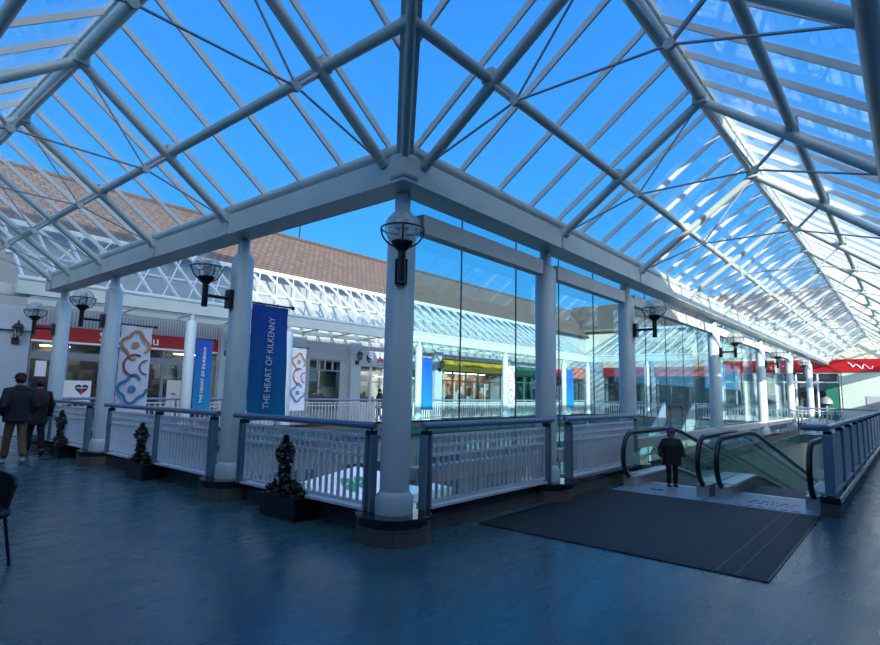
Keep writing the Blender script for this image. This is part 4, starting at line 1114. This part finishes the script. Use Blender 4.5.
    MB().bar(hd + f*.088*hs*k + s*.022*k - Vector((0, 0, .055*k)), hd + f*.088*hs*k - s*.022*k - Vector((0, 0, .055*k)), .01*k, .008*k).build('mouth', M['redpaint'], t)
    # coat: lofted torso with sleeves
    b_ = bulky; hz0 = coat_len*1.75
    rings = [(hz0, .19, .145, 0), (hz0+.01, .205, .16, 0), (.95, .20, .155, 0), (1.08, .19, .145, 0), (1.22, .205, .15, 0), (sh-.06, .21, .145, -.005), (sh+.0, .185, .125, -.01), (sh+.05, .11, .10, -.01), (nk+.03, .085, .09, -.01), (nk+.05, .07, .075, 0)]
    b = MB(); R_ = []
    for z, w_, d_, o_ in rings:
        R_.append([b.bm.verts.new(P(o_+d_*b_*math.cos(2*PI*q/20), w_*b_*math.sin(2*PI*q/20)*(1 if z < sh-.03 else .97), z)) for q in range(20)])
    for A_, B_ in zip(R_, R_[1:]):
        for q in range(20): b.bm.faces.new((A_[q], A_[(q+1) % 20], B_[(q+1) % 20], B_[q]))
    b.bm.faces.new(R_[0][::-1]); b.bm.faces.new(R_[-1])
    for q in 'lr':
        m1 = V['sh'+q]*.5+V['el'+q]*.5; m2 = V['el'+q]*.5+V['wr'+q]*.5
        sg = 1 if q == 'l' else -1
        b.path([V['sh'+q]-s*sg*.06*k+Vector((0, 0, .0)), V['sh'+q]+s*sg*.02*k, m1+s*sg*.01*k, V['el'+q], m2, V['wr'+q]+Vector((0, 0, .01*k))], [.09*b_*k, .088*b_*k, .078*b_*k, .07*b_*k, .063*b_*k, .055*b_*k], 12)
    b.build('coat', coat, t, True)
    if hatkind != 'beanie': MB().path([P(-.05, -.09, nk-.01), P(-.10, -.05, nk-.03), P(-.115, 0, nk-.04), P(-.10, .05, nk-.03), P(-.05, .09, nk-.01)], .045*k, 8).build('hood', coat, t, True)
    # trousers
    tv = [P(0, 0, hip+.04)]; tr = [.14*k]; te = []
    for q in 'lr':
        i0 = len(tv); tv += [V['hp'+q], V['kn'+q], V['an'+q]+Vector((0, 0, -.005*k))]; tr += [.105*k, .078*k, .07*k]; te += [(0, i0), (i0, i0+1), (i0+1, i0+2)]
    skin_mesh('trousers', tv, te, tr, trousers, t, 2, 0)
    for q in 'lr':
        a, b2 = V['an'+q], V['to'+q]
        back = a - f*.06*k; back.z = a.z-.045*k
        skin_mesh('shoe', [a, Vector((a.x, a.y, a.z-.045*k)), b2, back], [(0, 1), (1, 2), (1, 3)], [.062*k, .064*k, .056*k, .056*k], shoes, t, 2, 1)
    # hair and headgear
    top = V['hd2']
    MB().ball(top - f*.012*k + Vector((0, 0, -.01*k)), .098*hs*k, .098*hs*k, .105*hs*k, 18).build('hair', M['hair'], t, True) if hatkind != 'beanie' else None
    if hatkind == 'cap':
        b = MB(); b.ball(top + Vector((0, 0, .03*k)), .105*k, .105*k, .085*k, 18); b.build('cap', hat, t, True)
        MB().bar(top + f*.06*k + s*.0 + Vector((0, 0, .02*k)), top + f*.19*k + Vector((0, 0, .005*k)), .14*k, .014*k).build('cap_peak', hat, t)
    elif hatkind == 'bun':
        MB().ball(top - f*.03*k + Vector((0, 0, .12*k)), .05*k, seg=12).build('hair_bun', M['hair'], t, True)
        MB().ball(hd - f*.05*k + Vector((0, 0, -.05*k)), .09*k, .09*k, .10*k, 14).build('scarf', hat, t, True)
    elif hatkind == 'beanie':
        MB().lathe([(.104*hs*k, -.02*k), (.112*hs*k, .0), (.112*hs*k, .04*k), (.105*hs*k, .05*k), (.10*hs*k, .10*k), (.07*hs*k, .145*k), (.01, .165*k)], top+Vector((0, 0, -.005*k)), 18).build('knit_hat', hat, t, True)
        MB().ball(top + Vector((0, 0, .17*k)), .03*k, seg=10).build('pompom', hat, t, True)
        MB().ball(hd - f*.03*k + Vector((0, 0, -.03*k)), .085*hs*k, .085*hs*k, .10*hs*k, 14).build('hair', M['hair'], t, True)
    return t
p = person('walking person seen from behind in dark jacket and khaki trousers, left of the pair', -1.24, 9.5, PI*.53, 1.78, M['navycoat'], M['khaki'], M['greyshoe'], M['burgundy'], .17, 'pocket', 1.15, .47, hatkind='cap')
p = person('walking person seen from behind in long black coat with small rucksack, right of the pair', -.54, 10.85, PI*.53, 1.70, M['blackcoat'], M['darktrouser'], M['blackshoe'], M['burgundy'], .14, 'down', 1.05, .40, hatkind='hair')
off = ROOTS[p.name]
b = MB(); b.ball((-.53, 10.68, 1.28), .15, .09, .20, 16); b.build('rucksack', M['pinkish'], p, True)
person('small child in dark puffy coat and purple knitted hat at the escalator top', 5.98, -1.08, PI*1.20, 1.04, M['blackcoat'], M['darktrouser'], M['blackshoe'], M['purplehat'], .0, 'down', 1.38, .38, hatkind='beanie', child=True)
person('distant person in black leaning at the white shop window across the courtyard', 15.1, 15.9, PI*.75, 1.72, M['blackcoat'], M['darktrouser'], M['blackshoe'], M['burgundy'], .1, 'down', 1.15, .42, hatkind='hair')

GR = {'column': 'white round columns', 'lamp': 'globe wall lamps', 'banner': 'banners on the columns', 'lantern': 'black carriage lanterns', 'planter': 'trough planters',
      'railing': 'white railings', 'shop front': 'shop fronts around the courtyard', 'escalator': 'glass sided escalators', 'rod': 'rods on the roof ridge', 'canopy': 'sloping glass canopies', 'person': 'people in the gallery'}
for o in list(COL.objects):
    if o.parent is None and 'category' in o.keys():
        if o['category'] in GR: o['group'] = GR[o['category']]
        elif o.name.startswith('box_transom'): o['group'] = 'grey box beams of the glass screen'
# ------------------------------------------------------------------ camera
cam = bpy.data.cameras.new('camera'); co = bpy.data.objects.new('camera', cam); COL.objects.link(co)
yaw, pit, rol, fpx = .6982, .1236, .0206, 561.03
F = Vector((math.cos(yaw)*math.cos(pit), math.sin(yaw)*math.cos(pit), math.sin(pit)))
R0 = Vector((math.sin(yaw), -math.cos(yaw), 0)); U0 = R0.cross(F)
Rv = R0*math.cos(rol)+U0*math.sin(rol); Uv = -R0*math.sin(rol)+U0*math.cos(rol)
co.matrix_world = Matrix(((Rv.x, Uv.x, -F.x, -4.6008), (Rv.y, Uv.y, -F.y, -4.4705), (Rv.z, Uv.z, -F.z, 1.6), (0, 0, 0, 1)))
cam.sensor_fit = 'HORIZONTAL'; cam.sensor_width = 36; cam.lens = fpx/880*36; cam.clip_start = .03; cam.clip_end = 300
SC.camera = co

# ------------------------------------------------------------------ sky and sun
SD = Vector((.60, 1.0, -.32)).normalized()      # direction sunlight travels
wd = bpy.data.worlds.new('sky'); SC.world = wd; wd.use_nodes = True
nt = wd.node_tree; nt.nodes.clear()
out = nt.nodes.new('ShaderNodeOutputWorld'); bg = nt.nodes.new('ShaderNodeBackground')
tc = nt.nodes.new('ShaderNodeTexCoord'); sx = nt.nodes.new('ShaderNodeSeparateXYZ')
nt.links.new(tc.outputs['Generated'], sx.inputs[0])
rp = nt.nodes.new('ShaderNodeValToRGB'); e = rp.color_ramp.elements
e[0].position = 0; e[0].color = (.15, .52, .95, 1)
e[1].position = 1; e[1].color = (.028, .22, .68, 1)
k = e.new(.28); k.color = (.052, .375, .98, 1)
k = e.new(.6); k.color = (.036, .285, .92, 1)
nt.links.new(sx.outputs['Z'], rp.inputs[0])
dt = nt.nodes.new('ShaderNodeVectorMath'); dt.operation = 'DOT_PRODUCT'; dt.inputs[1].default_value = -SD
nt.links.new(tc.outputs['Generated'], dt.inputs[0])
cl = nt.nodes.new('ShaderNodeMath'); cl.operation = 'MAXIMUM'; cl.inputs[1].default_value = 0
nt.links.new(dt.outputs['Value'], cl.inputs[0])
pw = nt.nodes.new('ShaderNodeMath'); pw.operation = 'POWER'; pw.inputs[1].default_value = 3
nt.links.new(cl.outputs[0], pw.inputs[0])
gm = nt.nodes.new('ShaderNodeMix'); gm.data_type = 'RGBA'; gm.blend_type = 'ADD'; gm.clamp_factor = False
gm.inputs[7].default_value = (3.4, 3.35, 3.1, 1)
nt.links.new(pw.outputs[0], gm.inputs[0]); nt.links.new(rp.outputs[0], gm.inputs[6])
nt.links.new(gm.outputs[2], bg.inputs[0]); bg.inputs[1].default_value = 1.0
nt.links.new(bg.outputs[0], out.inputs[0])
sl_ = bpy.data.lights.new('sun', 'SUN'); sl_.energy = 7.5; sl_.angle = .009; sl_.color = (1, .96, .88)
so = bpy.data.objects.new('sun', sl_); COL.objects.link(so); so.rotation_euler = SD.to_track_quat('-Z', 'Y').to_euler()

vs = SC.view_settings; vs.view_transform = 'Standard'; vs.look = 'None'; vs.gamma = 1; vs.exposure = 0.26; vs.use_curve_mapping = False
SC.display_settings.display_device = 'sRGB'
try:
    SC.cycles.transparent_max_bounces = 40; SC.cycles.max_bounces = 8; SC.cycles.caustics_reflective = False
except Exception: pass
